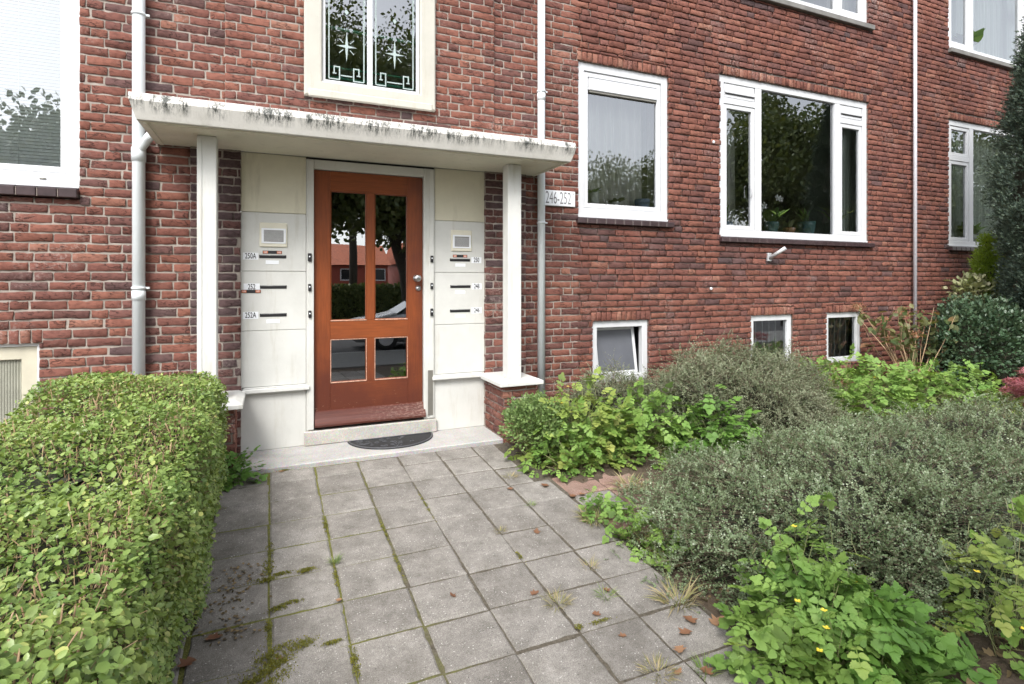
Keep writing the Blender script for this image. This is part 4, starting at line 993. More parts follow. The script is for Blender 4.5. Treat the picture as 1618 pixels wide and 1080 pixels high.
# ---------------------------------------------------------------- plants
def rv(n): return unit(rng.normal(0,1,(n,3)))
def core_blob(name, parent, verts_fn, nu, nv, m='core'):
    V = verts_fn(nu, nv); i = (np.arange(nu)[None]+np.arange(nv-1)[:,None]*nu).ravel(); k = ((np.arange(nu)+1)%nu)[None]+np.arange(nv-1)[:,None]*nu; k = k.ravel()
    return npmesh(name, V, np.stack([i,k,k+nu,i+nu],1).ravel(), np.full(len(i),4), M[m], parent, smooth=np.full(len(i),True))
# --- clipped hedge on the left
HX0, HX1, HY0, HY1, HZ = -1.17, -.255, .18, 4.22, .705
hedge = empty('privet_hedge', 'clipped light green privet hedge with cut twigs along the left of the path', 'hedge')
def hedge_surface(n):
    """points and outward normals over the top, the sides and the ends, with rounded shoulders"""
    P = []; Nn = []
    At, As, Ae = (HX1-HX0)*(HY1-HY0), 1.0*(HY1-HY0), 1.0*(HX1-HX0)
    w = np.array([At*1.5, As*1.25, As*.45, Ae*1.0, Ae*.3]); pick = rng.choice(5, n, p=w/w.sum()); u = rng.random(n); v = rng.random(n)
    X = np.zeros(n); Y = HY0+u*(HY1-HY0); Z = np.zeros(n); N_ = np.zeros((n,3))
    t = pick == 0; X[t] = HX0+v[t]*(HX1-HX0); Z[t] = HZ; N_[t] = (0,0,1)
    t = pick == 1; X[t] = HX1; N_[t] = (1,0,0)
    t = pick == 2; X[t] = HX0; N_[t] = (-1,0,0)
    for t, yy, d_ in ((pick == 3, HY1, 1), (pick == 4, HY0, -1)): X[t] = HX0+u[t]*(HX1-HX0); Y[t] = yy; N_[t] = (0,d_,0)
    s_ = pick > 0; zlo = -.03-SL*(4.42-Y)+.02; Z[s_] = zlo[s_]+v[s_]*(HZ-zlo[s_])
    r_ = .13   # round the shoulders
    cx = np.clip(X, HX0+r_, HX1-r_); cy = np.clip(Y, HY0+r_, HY1-r_); cz_ = np.minimum(Z, HZ-r_); C = np.stack([cx,cy,cz_],1); D = np.stack([X,Y,Z],1)-C
    ln = np.linalg.norm(D, axis=1, keepdims=True); D = D/np.maximum(ln,1e-6); Pn = C+D*np.minimum(ln, r_)
    # gentle bulges, base tucks in a little
    b = .025*np.sin(Y*3.1+X*4)+.018*np.sin(Y*7.3+Z*9)+.012*np.sin(X*13+Y*11); Pn = Pn+D*b[:,None]
    Pn[:,2] += .085*np.clip((Pn[:,1]-2.3)/1.8,0,1)*np.clip((Pn[:,2]+.1)/.7,0,1)
    Pn[:,0] -= np.where(D[:,0] > .3, .10*np.clip((.35-Pn[:,2])/.6,0,1), 0)
    return Pn, D
NH = 108000
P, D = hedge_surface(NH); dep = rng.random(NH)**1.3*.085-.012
gapn = np.sin(P[:,0]*17+P[:,1]*13)*np.sin(P[:,1]*19-P[:,2]*15)*np.sin(P[:,0]*9+P[:,2]*11)
keep = (gapn > -.45) | (dep > .05) | (rng.random(NH) < .30); P, D, dep = P[keep], D[keep], dep[keep]; n = len(P)
P = P-D*dep[:,None]+rng.normal(0,.006,(n,3))
nrm = unit(D*.9+np.array([0,0,.55])+rng.normal(0,.48,(n,3))); ax = unit(np.cross(nrm, rv(n))+D*.25)
PRIV = Tpl([(0,0,0),(-.27,.22,.05),(0,.22,0),(.27,.22,.05),(-.33,.55,.06),(0,.55,.0),(.33,.55,.06),(-.16,.86,.02),(.16,.86,.02),(0,1,-.06)], [(0,2,1),(0,3,2),(1,2,5,4),(2,3,6,5),(4,5,9,7),(5,6,8,9)])
sz = (.010+.018*rng.random(n)**1.7)*(1+.15*rng.normal(0,1,n)).clip(.6,1.4)
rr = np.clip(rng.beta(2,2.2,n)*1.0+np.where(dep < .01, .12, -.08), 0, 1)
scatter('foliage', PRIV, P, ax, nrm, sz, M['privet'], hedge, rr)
P, D = hedge_surface(26000); gq = np.sin(P[:,0]*17+P[:,1]*13)*np.sin(P[:,1]*19-P[:,2]*15)*np.sin(P[:,0]*9+P[:,2]*11); kq = (gq < -.15)|(rng.random(len(P)) < .28); P, D = P[kq], D[kq]; tw = P-D*(.05+.05*rng.random(len(P)))[:,None]; d_ = unit(D*1.0+np.array([0,0,.35])+rng.normal(0,.55,P.shape)); ln = (.025+.055*rng.random(len(P)))[:,None]
P2, D2 = hedge_surface(2600); sel = (D2[:,2] > .4)&((P2[:,1] < 1.5)|(rng.random(len(P2)) < .5)); P2, D2 = P2[sel], D2[sel]; t0 = P2-D2*.09; dd = unit(np.array([0,0,1.0])+rng.normal(0,.33,P2.shape)); l2 = (.075+.055*rng.random(len(P2)))[:,None]
v, l, t, r_ = sticks(np.concatenate([tw,t0]), np.concatenate([tw+d_*ln, t0+dd*l2]), np.concatenate([np.full(len(P),.0014), np.full(len(P2),.0022)]), np.concatenate([np.full(len(P),.0010), np.full(len(P2),.0019)]))
npmesh('twigs', v, l, t, M['twig'], hedge, attrs={'rnd': r_})
def hv(nu, nv):
    out = []
    cx, cy = (HX0+HX1)/2, (HY0+HY1)/2; hx, hy = (HX1-HX0)/2-.085, (HY1-HY0)/2-.085
    zsx = [(-.35,1.0),(-.1,1.0),(.2,1),(.45,1),(HZ-.14,1),(HZ-.09,.93),(HZ-.075,.6),(HZ-.07,.0)]
    for z, s_ in zsx:
        for k in range(nu):
            a_ = 2*math.pi*k/nu; c, s2 = math.cos(a_), math.sin(a_); q = max(abs(c), abs(s2)); out.append((cx+hx*s_*c/q+random.uniform(-.012,.012), cy+hy*(s_ if s_ > .5 or s_ == 0 else s_)*s2/q, z+random.uniform(-.01,.01)))
    o_ = np.array(out); o_[:,2] += .085*np.clip((o_[:,1]-2.3)/1.8,0,1)*np.clip((o_[:,2]+.1)/.7,0,1); return o_
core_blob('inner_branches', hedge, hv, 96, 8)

# --- spreading shrubs (cotoneaster)
def dome_dir(n, zmin=0.0):
    z = zmin+(1-zmin)*rng.random(n); a_ = rng.random(n)*2*math.pi; r_ = np.sqrt(1-z*z); return np.stack([r_*np.cos(a_), r_*np.sin(a_), z], 1)
def lump(d, s): return 1+.13*np.sin(d[:,0]*5+s)*np.cos(d[:,1]*6-s)+.08*np.sin(d[:,0]*13+d[:,2]*9+s*2)+.05*np.cos(d[:,1]*21-d[:,2]*15+s)
OV = Tpl([(0,0,0),(-.32,.5,.05),(0,1,-.02),(.32,.5,.05)], [(0,3,2,1)])
OV2 = Tpl([(0,0,0),(-.34,.30,.05),(-.30,.75,.05),(0,1,-.02),(.30,.75,.05),(.34,.30,.05)], [(0,5,4,3,2,1)])
def spreader(name, lab, c, rad, ntw, nleaf, lsz, tl, mleaf, seed, bias=(0,0,0), vis=None, cat='shrub'):
    e = empty(name, lab, cat, loc=(0,0,0)); c = np.array(c, float); rad = np.array(rad, float)
    d = dome_dir(int(ntw*2.2), -.12); w = np.ones(len(d))
    if vis is not None:   # more twigs where they show
        w = .25+.75*(d@unit(np.array(vis, float)) > -.25)
    k = rng.choice(len(d), min(ntw, len(d)), replace=False, p=w/w.sum()); d = d[k]; n = len(d); L_ = lump(d, seed)
    tipscale = .80+.22*rng.random(n); base = c+d*rad*(L_*tipscale)[:,None]; base[:,2] = np.maximum(base[:,2], c[2]-.02)
    nr = unit(d/rad); tg = np.cross(nr, rv(n)); g0 = unit(nr*.55+unit(tg)*.75+np.array([0,0,.22])+rng.normal(0,.2,(n,3))); ln = tl*(.45+.9*rng.random(n))
    sag = np.array([0,0,-1.0])*(.25+.5*rng.random(n))[:,None]
    # some long wild shoots
    wild = rng.random(n) < .05; ln = np.where(wild, ln*1.8, ln); g0[wild] = unit(g0[wild]+np.array([0,0,.3]))
    ts = (np.arange(nleaf)+1)/nleaf; TT = ts[None,:]*(1+rng.normal(0,.01,(n,nleaf)))
    pos = base[:,None,:]+(g0*ln[:,None])[:,None,:]*TT[:,:,None]+(sag*ln[:,None])[:,None,:]*(TT**2*.5)[:,:,None]
    tan = unit(g0[:,None,:]+sag[:,None,:]*TT[:,:,None]); side = unit(np.cross(tan, np.array([0,0,1.0])+rng.normal(0,.3,(n,1,3))))
    sgn = np.where(np.arange(nleaf)%2 == 0, 1, -1)[None,:,None]; upv = np.cross(side, tan)
    ax = unit(tan*.55+side*sgn*.9+upv*(.25+rng.normal(0,.35,(n,nleaf,1)))+rng.normal(0,.2,(n,nleaf,3))); nrm = unit(upv+side*sgn*-.3+rng.normal(0,.4,(n,nleaf,3)))
    sc = (lsz*(.7+.5*rng.random((n,1)))*(1-.35*TT)).ravel(); rt = np.repeat(rng.beta(2,2,n), nleaf)*.65+rng.random(n*nleaf)*.35
    rt = np.clip(rt+(np.repeat(wild, nleaf))*.12+(np.tile(TT[0], n)-.5)*.25, 0, 1)
    scatter('foliage', OV2, pos.reshape(-1,3), ax.reshape(-1,3), nrm.reshape(-1,3), sc, M[mleaf], e, rt)
    mid = base+g0*ln[:,None]*.5+sag*ln[:,None]*.125; tip = base+g0*ln[:,None]+sag*ln[:,None]*.5; inn = c+(base-c)*(.80+.1*rng.random((n,1)))
    v1 = sticks(base, mid, .0010, .0008); v2 = sticks(mid, tip, .0008, .0005); kk = slice(0, n//2); v3 = sticks(inn[kk], base[kk], .002, .0013)
    V = np.concatenate([v1[0], v2[0], v3[0]]); L = np.concatenate([v1[1], v2[1]+len(v1[0]), v3[1]+len(v1[0])+len(v2[0])]); T = np.concatenate([v1[2], v2[2], v3[2]]); A = np.concatenate([v1[3], v2[3], v3[3]])
    npmesh('branches', V, L, T, M['woody'], e, attrs={'rnd': A})
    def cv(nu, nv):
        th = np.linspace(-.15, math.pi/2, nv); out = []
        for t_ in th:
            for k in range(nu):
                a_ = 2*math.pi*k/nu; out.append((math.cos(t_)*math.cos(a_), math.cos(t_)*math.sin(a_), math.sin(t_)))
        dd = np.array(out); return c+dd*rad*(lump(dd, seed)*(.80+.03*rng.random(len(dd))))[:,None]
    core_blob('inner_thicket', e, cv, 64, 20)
    return e
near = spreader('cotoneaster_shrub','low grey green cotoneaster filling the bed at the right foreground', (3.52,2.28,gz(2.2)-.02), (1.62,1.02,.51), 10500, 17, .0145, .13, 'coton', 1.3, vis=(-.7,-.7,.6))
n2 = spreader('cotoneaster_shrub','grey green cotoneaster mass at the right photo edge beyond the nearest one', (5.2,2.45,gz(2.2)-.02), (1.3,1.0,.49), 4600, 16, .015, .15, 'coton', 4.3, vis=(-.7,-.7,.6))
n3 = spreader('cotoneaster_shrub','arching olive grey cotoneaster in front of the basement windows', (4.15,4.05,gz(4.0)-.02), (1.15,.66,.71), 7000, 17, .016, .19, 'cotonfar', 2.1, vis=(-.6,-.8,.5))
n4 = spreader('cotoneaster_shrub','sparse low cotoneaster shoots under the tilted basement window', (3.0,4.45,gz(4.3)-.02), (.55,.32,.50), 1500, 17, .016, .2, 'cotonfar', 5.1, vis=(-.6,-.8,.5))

# --- celandine
def leaflet(n=8, lobes=3.4, wd=.42, depth=.24):
    V = []; F = []
    for i in range(n+1):
        t_ = i/n; w = wd*(math.sin(math.pi*(t_**.8)))**.55*(1-.9*depth+depth*abs(math.cos(math.pi*lobes*t_))*1.1) if 0 < i < n else 0
        w = max(w, .008); y = t_; z = -.14*t_*t_; yo = .10*w*math.sin(2*math.pi*lobes*t_); V += [(-w, y+.10*w+yo, z+.16*w*(1-w)), (0, y, z-.02), (w, y+.10*w+yo, z+.16*w*(1-w))]
    for i in range(n):
        a_ = 3*i; F += [(a_,a_+1,a_+4,a_+3),(a_+1,a_+2,a_+5,a_+4)]
    return V, F
def lobed(n, main, fine, asp, seed):
    """rounded leaflet with deep lobes and scallops: a fan around its middle"""
    V = [(0, .46, -.035)]; F = []
    for i in range(n+1):
        t_ = -1+2*i/n; th = t_*math.pi*.93
        rr = .47*(1+main*math.cos(3*th)*(1 if abs(t_) < .8 else .3))*(1+fine*math.cos(10.5*th+seed))*(1-.25*max(0, abs(t_)-.6)/.4)
        V.append((rr*math.sin(th)*asp, .46+rr*math.cos(th)*1.05, .03*math.cos(10.5*th+seed)-.12*(rr*math.cos(th)+.4)**2+.05*abs(math.sin(th))))
    for i in range(1, n+1): F.append((0, i, i+1)[::-1])
    F.append((0, n+1, 1)[::-1]); return V, F
def compound():
    V = []; F = []
    def add(lv, lf, sc, ang, ox, oy, oz=0):
        n = len(V); ca, sa = math.cos(ang), math.sin(ang)
        for x, y, z in lv: X, Y = x*sc, y*sc; V.append((ox+X*ca-Y*sa, oy+X*sa+Y*ca, oz+z*sc))
        for f in lf: F.append(tuple(n+i for i in f))
    a_, b_ = lobed(32, .20, .085, .95, 0); add(a_, b_, .46, 0, 0, .56, -.04)
    a_, b_ = lobed(20, .13, .10, .80, .8)
    for y, s_, an in ((.54,.34,.9),(.26,.30,1.1),(.03,.19,1.25)):
        add(a_, b_, s_, an, 0, y, -.02*y); add(a_, b_, s_, -an, 0, y+.02, -.02*y)
    n = len(V); V += [(-.01,-.1,0),(.01,-.1,0),(.008,.6,-.03),(-.008,.6,-.03)]; F.append((n,n+1,n+2,n+3)); return Tpl(V, F)
CEL = compound()
def celandine(lab, c, rad, n, size, m, flowers=0, seedpods=0, lean=(0,0), hmin=.25, bare=0):
    e = empty('celandine_plant', lab, 'plant', loc=(0,0,0)); c = np.array(c, float); rad = np.array(rad, float)
    d = dome_dir(n, -.05); sh = hmin+(1.08-hmin)*rng.random(n)**.45
    P = c+d*rad*(sh*lump(d, c[0]*3))[:,None]; P[:,2] = np.maximum(P[:,2], c[2]+.01)
    ax = unit(d*np.array([1,1,.25])+rng.normal(0,.45,(n,3))+np.array([lean[0],lean[1],0])); nrm = unit(np.array([0,0,1.0])+d*.35+rng.normal(0,.33,(n,3)))
    sc = size*(.5+.65*rng.random(n)); rr = np.clip(rng.beta(2,2.4,n)+.1*(sh-.7), 0, 1); Pb = P-ax*(sc*.45)[:,None]
    scatter('leaves', CEL, Pb, ax, nrm, sc, M[m], e, rr)
    ns = max(12, n//3); b0 = c+np.stack([rng.normal(0,.28,ns)*rad[0], rng.normal(0,.28,ns)*rad[1], np.zeros(ns)],1); b0[:,2] = c[2]-.03; k = rng.choice(n, ns); v, l, t, r_ = sticks(b0, Pb[k], .0024, .0015)
    npmesh('stems', v, l, t, M['stem'], e, attrs={'rnd': r_})
    for q in range(flowers):
        dd = dome_dir(1, .3)[0]; dd[1] = -abs(dd[1]); p = c+dd*rad*1.12; g = MB()
        g.tube([tuple(p-dd*rad*.25), tuple(p)], .0012, 5, 1)
        for k_ in range(4):
            a_ = k_*math.pi/2+q; u1 = Vector((math.cos(a_), math.sin(a_), .25)); u2 = Vector((-math.sin(a_), math.cos(a_), 0)); r0 = .011; pv = Vector(p)
            g.poly([pv, pv+u1*r0*.6+u2*r0*.5, pv+u1*r0*1.15+u2*r0*.25, pv+u1*r0*1.15-u2*r0*.25, pv+u1*r0*.6-u2*r0*.5])
        g.build('flower', [M['petal'], M['stem']], e, recalc=False)
    if seedpods:
        dd = dome_dir(seedpods, .5); p = c+dd*rad*1.08; q = p+unit(rng.normal(0,.35,(seedpods,3))+np.array([0,0,1.0]))*.05
        for i_ in range(seedpods):
            v, l, t, r_ = sticks(p[i_:i_+1], q[i_:i_+1], .0022, .001); npmesh('seed_pod', v, l, t, M['varieg'], e, attrs={'rnd': r_})
    return e
celandine('yellowing celandine clump in front of the right porch pier side', (2.36,3.98,gz(3.9)), (.50,.42,.52), 520, .125, 'celany', 2)
celandine('green celandine clump with broad leaves left of the middle cotoneaster', (2.92,3.84,gz(3.7)), (.50,.40,.50), 480, .14, 'celan', 0, 6)
celandine('deep green celandine clump under the middle cotoneaster branches', (3.42,3.55,gz(3.5)), (.42,.34,.44), 260, .16, 'celand')
celandine('celandine clump at the bed edge beside the worn red slabs', (2.12,3.74,gz(3.6)), (.34,.24,.32), 220, .10, 'celan')
celandine('fresh green celandine spread below the small right basement window', (5.9,4.1,gz(3.9)), (1.0,.6,.54), 800, .15, 'celan', 2)
celandine('celandine spread between the basement window and the hydrangea', (7.0,3.85,gz(3.9)), (.9,.6,.46), 600, .14, 'celan', 1)
celandine('low mixed celandine in front of the evergreen shrub and the maple', (7.3,3.1,gz(3.1)), (.9,.5,.34), 380, .12, 'celany')
celandine('broad leaved celandine clump at the bottom right corner of the path', (2.04,1.60,gz(1.6)), (.36,.28,.33), 330, .13, 'celan', 5)
celandine('tall celandine climbing through the foreground cotoneaster', (2.24,1.78,gz(1.8)), (.28,.22,.50), 170, .12, 'celan', 2, 8)
celandine('large leaved celandine at the very bottom of the picture', (2.26,1.42,gz(1.4)), (.30,.24,.30), 150, .17, 'celand')
celandine('pale yellow green celandine at the right edge of the foreground', (2.88,1.34,gz(1.3)), (.26,.24,.58), 100, .13, 'celany', 2, 16)
celandine('small celandine growing between the path edge and the cotoneaster', (1.98,2.66,gz(2.6)), (.17,.32,.18), 130, .09, 'celan')
celandine('small celandine tuft by the path slabs near the red paving', (1.93,3.0,gz(3.0)), (.15,.12,.14), 60, .08, 'celan')
celandine('small celandine at the foot of the left porch pier', (-.20,4.33,gz(4.3)), (.15,.14,.19), 90, .10, 'celand')
# bushy weed beside the right pier
def bushy(name, lab, c, rad, n, size, m, tpl, cat, ms='stem', up=.3, jit=.6, stems=60, inner=.35, core=True, seed=0.7):
    e = empty(name, lab, cat); c = np.array(c, float); rad = np.array(rad, float); d = rv(n); d[:,2] = np.where(d[:,2] < -.3, -d[:,2], d[:,2]); sh = inner+(1.02-inner)*rng.random(n)**.5
    P = c+d*rad*(sh*lump(d, seed))[:,None]; ax = unit(d+np.array([0,0,up])+rng.normal(0,jit,(n,3))); nrm = unit(np.array([0,0,1.0])+d*.6+rng.normal(0,.5,(n,3)))
    scatter('foliage', tpl, P, ax, nrm, size*(.6+.6*rng.random(n)), M[m], e, np.clip(rng.beta(2,2,n)+.2*(sh-.8), 0, 1))
    k = rng.choice(n, stems); b0 = np.tile(c-np.array([0,0,rad[2]*.9]), (stems,1))+rng.normal(0,.06,(stems,3))*rad; b0[:,2] = c[2]-rad[2]*.95; md = b0*.5+P[k]*.5+rng.normal(0,.03,(stems,3)); a1 = sticks(b0, md, .004, .003); a2 = sticks(md, P[k], .003, .0012)
    npmesh('stems', np.concatenate([a1[0],a2[0]]), np.concatenate([a1[1], a2[1]+len(a1[0])]), np.concatenate([a1[2],a2[2]]), M[ms], e, attrs={'rnd': np.concatenate([a1[3],a2[3]])})
    if core:
        def cv(nu, nv):
            out = []
            for t_ in np.linspace(-1.3, 1.57, nv):
                for k in range(nu): a_ = 2*math.pi*k/nu; out.append((math.cos(t_)*math.cos(a_), math.cos(t_)*math.sin(a_), math.sin(t_)))
            dd = np.array(out); return c+dd*rad*(lump(dd, seed)*.66)[:,None]
        core_blob('inner_thicket', e, cv, 40, 16)
    return e
bushy('bushy_weed','grey green small leaved weed bush leaning over the step corner', (1.96,4.02,gz(4.0)+.22), (.24,.28,.27), 4200, .026, 'weed', OV2, 'plant', stems=90, core=False)
# evergreens and shrubs at the right
bushy('evergreen_shrub','dense dark green broadleaf shrub left of the columnar conifer', (8.42,4.12,.42), (.86,.55,.70), 15000, .048, 'holly', LEAFT, 'shrub', 'woody', seed=2.2)
def conifer(name, lab, x, y, z0, h, r_, nclump, npt, m, sz, tilt=0):
    e = empty(name, lab, 'tree', loc=(0,0,0))
    g = MB(); g.tube([(x,y,z0-.1),(x+.02,y,z0+h*.5),(x,y,z0+h*.9)], [.09,.06,.02], 10); g.build('trunk', M['bark'], e)
    C = []; Dn = []
    for _ in range(nclump):
        t_ = random.random(); a_ = random.random()*6.283; prof_ = (math.sin(math.pi*min(1,(t_*.86+.10)))**.55)*(1-.25*max(0, t_-.6)); rr = r_*prof_*random.uniform(.86,1.08)*(1+.10*math.sin(a_*3+t_*14))
        C.append((x+math.cos(a_)*rr, y+math.sin(a_)*rr, z0+t_*h)); Dn.append((math.cos(a_), math.sin(a_), .5))
    C = np.array(C); Dn = unit(np.array(Dn)); n = nclump*npt; c2 = np.repeat(C, npt, 0); d2 = np.repeat(Dn, npt, 0)
    off = rv(n)*(rng.random((n,1))**.5)*np.repeat(rng.uniform(.07,.14,(nclump,1)), npt, 0); P = c2+off; ax = unit(off*6+d2*.8+np.array([0,0,.35])+rng.normal(0,.35,(n,3))); nr = rv(n)
    tone = np.clip(np.repeat(rng.beta(2,2,nclump), npt)*.6+rng.random(n)*.4+.9*(np.linalg.norm(off,axis=1)-.07), 0, 1)
    scatter('crown', Tpl([(0,0,0),(-.10,.45,.02),(0,1,0),(.10,.45,.02),(-.02,.2,0),(-.38,.55,.05),(.02,.2,0),(.38,.60,.05)], [(0,3,2,1),(4,5,1),(6,3,7)]), P, ax, nr, sz*(.6+.7*rng.random(n)), M[m], e, tone)
    def cv(nu, nv):
        out = []
        for t_ in np.linspace(0, 1, nv):
            pr_ = (math.sin(math.pi*min(1,(t_*.86+.10)))**.55)*(1-.25*max(0,t_-.6))
            for k in range(nu): a_ = 2*math.pi*k/nu; out.append((x+math.cos(a_)*r_*pr_*.80, y+math.sin(a_)*r_*pr_*.80, z0+t_*h*.98))
        return np.array(out)
    core_blob('inner_branches', e, cv, 40, 30); return e
conifer('columnar_conifer','tall dark blue green columnar conifer at the right edge', 9.21, 3.58, -.05, 5.1, .64, 1900, 50, 'yew', .055)
conifer('small_conifer','bright lime green small conifer under the right window', 9.40, 4.5, .75, 1.22, .15, 170, 70, 'lime', .05)
bushy('variegated_shrub','loose shrub with pale edged leaves between brick and conifer', (9.02,4.5,1.15), (.42,.22,.30), 420, .075, 'varieg', LEAFT, 'shrub', 'woody', stems=40, core=False, inner=.2)
# hydrangea
hy = empty('hydrangea', 'half bare hydrangea with rusty flower heads near the thin grey drainpipe', 'shrub')
hb0 = np.array([7.42,4.35,gz(4.3)]); n = 26; tips = hb0+np.stack([rng.normal(0,.42,n), rng.normal(0,.16,n), .55+.55*rng.random(n)],1); md = hb0*.4+tips*.6+rng.normal(0,.05,(n,3)); b0 = hb0+rng.normal(0,.05,(n,3))*np.array([1,1,0])
a1 = sticks(b0, md, .008, .006); a2 = sticks(md, tips, .006, .003); npmesh('stems', np.concatenate([a1[0],a2[0]]), np.concatenate([a1[1],a2[1]+len(a1[0])]), np.concatenate([a1[2],a2[2]]), M['twig'], hy, attrs={'rnd': np.concatenate([a1[3],a2[3]])})
n = 210; k = rng.integers(0,26,n); P = md[k]+(tips[k]-md[k])*rng.random((n,1))*1.0+rng.normal(0,.03,(n,3)); scatter('leaves', LEAFT, P, rv(n)+np.array([0,0,-.1]), unit(np.array([0,0,1.0])+rng.normal(0,.5,(n,3))), .07+.07*rng.random(n), M['hydr'], hy)
fk = rng.choice(26, 9, replace=False); n = 9*90; fc = np.repeat(tips[fk], 90, 0); dd = rv(n); scatter('flower_head', OV, fc+dd*np.array([.06,.06,.035]), rv(n), dd, .022, M['hydrfl'], hy)
# second stand of leggy stems behind, and red maple
mp = empty('japanese_maple', 'small crimson leaved japanese maple at the right edge', 'shrub')
n = 2600; lay_ = rng.integers(0,9,n); lc = np.array([(7.02+random.uniform(-.14,.55), 3.0+random.uniform(-.25,.25), gz(3)+.24+.045*i) for i in range(9)]); th = rng.random(n)*6.28; rr = np.sqrt(rng.random(n))*.24
P = lc[lay_]+np.stack([np.cos(th)*rr, np.sin(th)*rr, -.5*rr**2+rng.normal(0,.012,n)],1)
scatter('leaves', Tpl([(0,0,0),(-.06,.5,0),(0,1,-.05),(.06,.5,0),(-.5,.55,-.03),(-.1,.25,0),(.5,.55,-.03),(.1,.25,0),(-.75,.1,-.03),(.75,.1,-.03)], [(0,3,2,1),(0,5,4),(0,6,7),(0,5,8),(0,9,7)]), P, np.stack([np.cos(th),np.sin(th),np.full(n,-.3)],1)+rng.normal(0,.3,(n,3)), np.array([0,0,1.0])+rng.normal(0,.3,(n,3)), .045+.02*rng.random(n), M['maple'], mp)
b0 = np.tile([[6.95,3.05,gz(3)]], (9,1)); a1 = sticks(b0, lc, .012, .004); npmesh('branches', a1[0], a1[1], a1[2], M['woody'], mp, attrs={'rnd': a1[3]})
# --- moss, grass tufts, fallen leaves
mo = []
def mossat(x, y, rx, ry, n): 
    p = rng.normal(0,.5,(n,2))*np.array([rx,ry]); p = p[np.linalg.norm(p/np.array([rx,ry]),axis=1) < 1.6]; q_ = np.sin((x+p[:,0])*140)*np.sin((y+p[:,1])*115+(x+p[:,0])*60)+.8*np.sin((x+p[:,0])*47-(y+p[:,1])*71); p = p[(q_ > -.25)|(rng.random(len(p)) < .12)]; mo.append(np.stack([x+p[:,0], y+p[:,1], gz(y+p[:,1])+.001+.008*np.exp(-(p[:,0]/rx)**2-(p[:,1]/ry)**2)*rng.random(len(p))],1))
for a_ in ((.02,2.40,.07,.09,2600),(.11,2.47,.08,.035,1200),(-.05,2.30,.09,.07,2000),(.035,2.75,.04,.02,500),(.10,2.77,.05,.014,400),(-.02,3.0,.05,.02,700),(.175,3.02,.05,.02,700),(.06,3.03,.05,.014,400),(.315,2.28,.016,.09,700),(0.0,2.62,.015,.07,350),(.0,3.10,.03,.10,600),(.01,3.3,.02,.08,300),(.31,2.9,.012,.12,400),(.31,3.45,.012,.10,400),(.62,3.3,.010,.14,350),(.93,3.5,.010,.18,350),(.62,2.9,.010,.12,250),(1.25,2.75,.010,.06,150),(-.29,3.9,.04,.015,160),(-.08,4.41,.03,.01,140),(.10,4.40,.05,.012,260),(.25,2.43,.05,.012,300),(1.26,2.13,.02,.02,160),(1.35,2.13,.08,.010,250)): mossat(*a_)
P = np.concatenate(mo); n = len(P)
o = scatter('moss', OV, P, rv(n)*np.array([1,1,.3])+np.array([0,0,.8]), rv(n), .005+.004*rng.random(n), M['moss']); tag(o, kind='stuff')
BL = Tpl([(-.03,0,0),(.03,0,0),(-.022,.5,.12),(.022,.5,.12),(0,1,.02)], [(0,1,3,2),(2,3,4)])
def tuft(lab, x, y, r_, n, ln, m, flat=.5):
    th = rng.random(n)*6.28; q = rng.random(n)**.5*r_; P = np.stack([x+np.cos(th)*q*.7, y+np.sin(th)*q*.7, gz(y)+np.zeros(n)],1); ax = np.stack([np.cos(th), np.sin(th), flat+rng.random(n)*.9],1)+rng.normal(0,.25,(n,3)); ax[:,2] = np.abs(ax[:,2])*.8
    o = scatter('grass_tuft', BL, P, ax, np.array([0,0,1.0])+rng.normal(0,.3,(n,3)), ln*(.5+.8*rng.random(n)), M[m]); return tag(o, lab, 'grass tuft', 'grass tufts in the paving joints')
for a_ in (('small bright green grass tuft in the joint between mossy slabs',.318,3.04,.035,70,.045,'greengrass'),
           ('green grass tuft between slabs near the brown leaf patch',1.50,2.28,.06,60,.05,'greengrass',.15),
           ('flattened straw coloured dead grass tuft on a middle slab',1.255,2.32,.075,130,.05,'drygrass',.05),
           ('dry pale grass tuft near the bottom edge of the path',1.42,1.79,.08,110,.05,'drygrass',.15),
           ('thin green grass tuft in the joint beside the right side slabs',1.56,2.52,.05,50,.05,'drygrass',.3),
           ('small green weed tuft in the joint below the bushy weed',1.57,3.27,.03,40,.04,'greengrass',.3),
           ('sparse brownish grass tuft where four slabs meet',1.255,3.03,.04,60,.035,'drygrass',.1),
           ('long mixed grass tuft at the path edge by the red slabs',1.86,2.95,.12,160,.09,'drygrass',.2),
           ('long grass tuft leaning out under the foreground cotoneaster',1.80,2.12,.10,110,.10,'drygrass',.3),
           ('straw tuft lying across the worn red slabs',2.35,3.28,.16,160,.10,'drygrass',.05),
           ('thin grass tuft in the corner of the path near the pier weed',1.62,3.72,.06,60,.05,'drygrass',.2),
           ('dry grass under the maple by the bed edge',6.1,3.2,.35,420,.16,'drygrass',.4),
           ('thin grass tuft at the bottom of the path left of the celandine',1.60,1.72,.05,60,.06,'greengrass',.5)): tuft(*a_)
DLF = Tpl([(0,0,0),(-.35,.1,.06),(-.22,.3,.02),(-.5,.5,.10),(-.2,.6,.0),(-.15,.85,.06),(0,1.0,.12),(.15,.85,.03),(.2,.6,.0),(.5,.5,.14),(.22,.3,.02),(.35,.1,.05),(0,.45,-.02)], [(0,12,2,1),(2,12,4,3),(4,12,6,5),(6,12,8,7),(8,12,10,9),(10,12,0,11)])
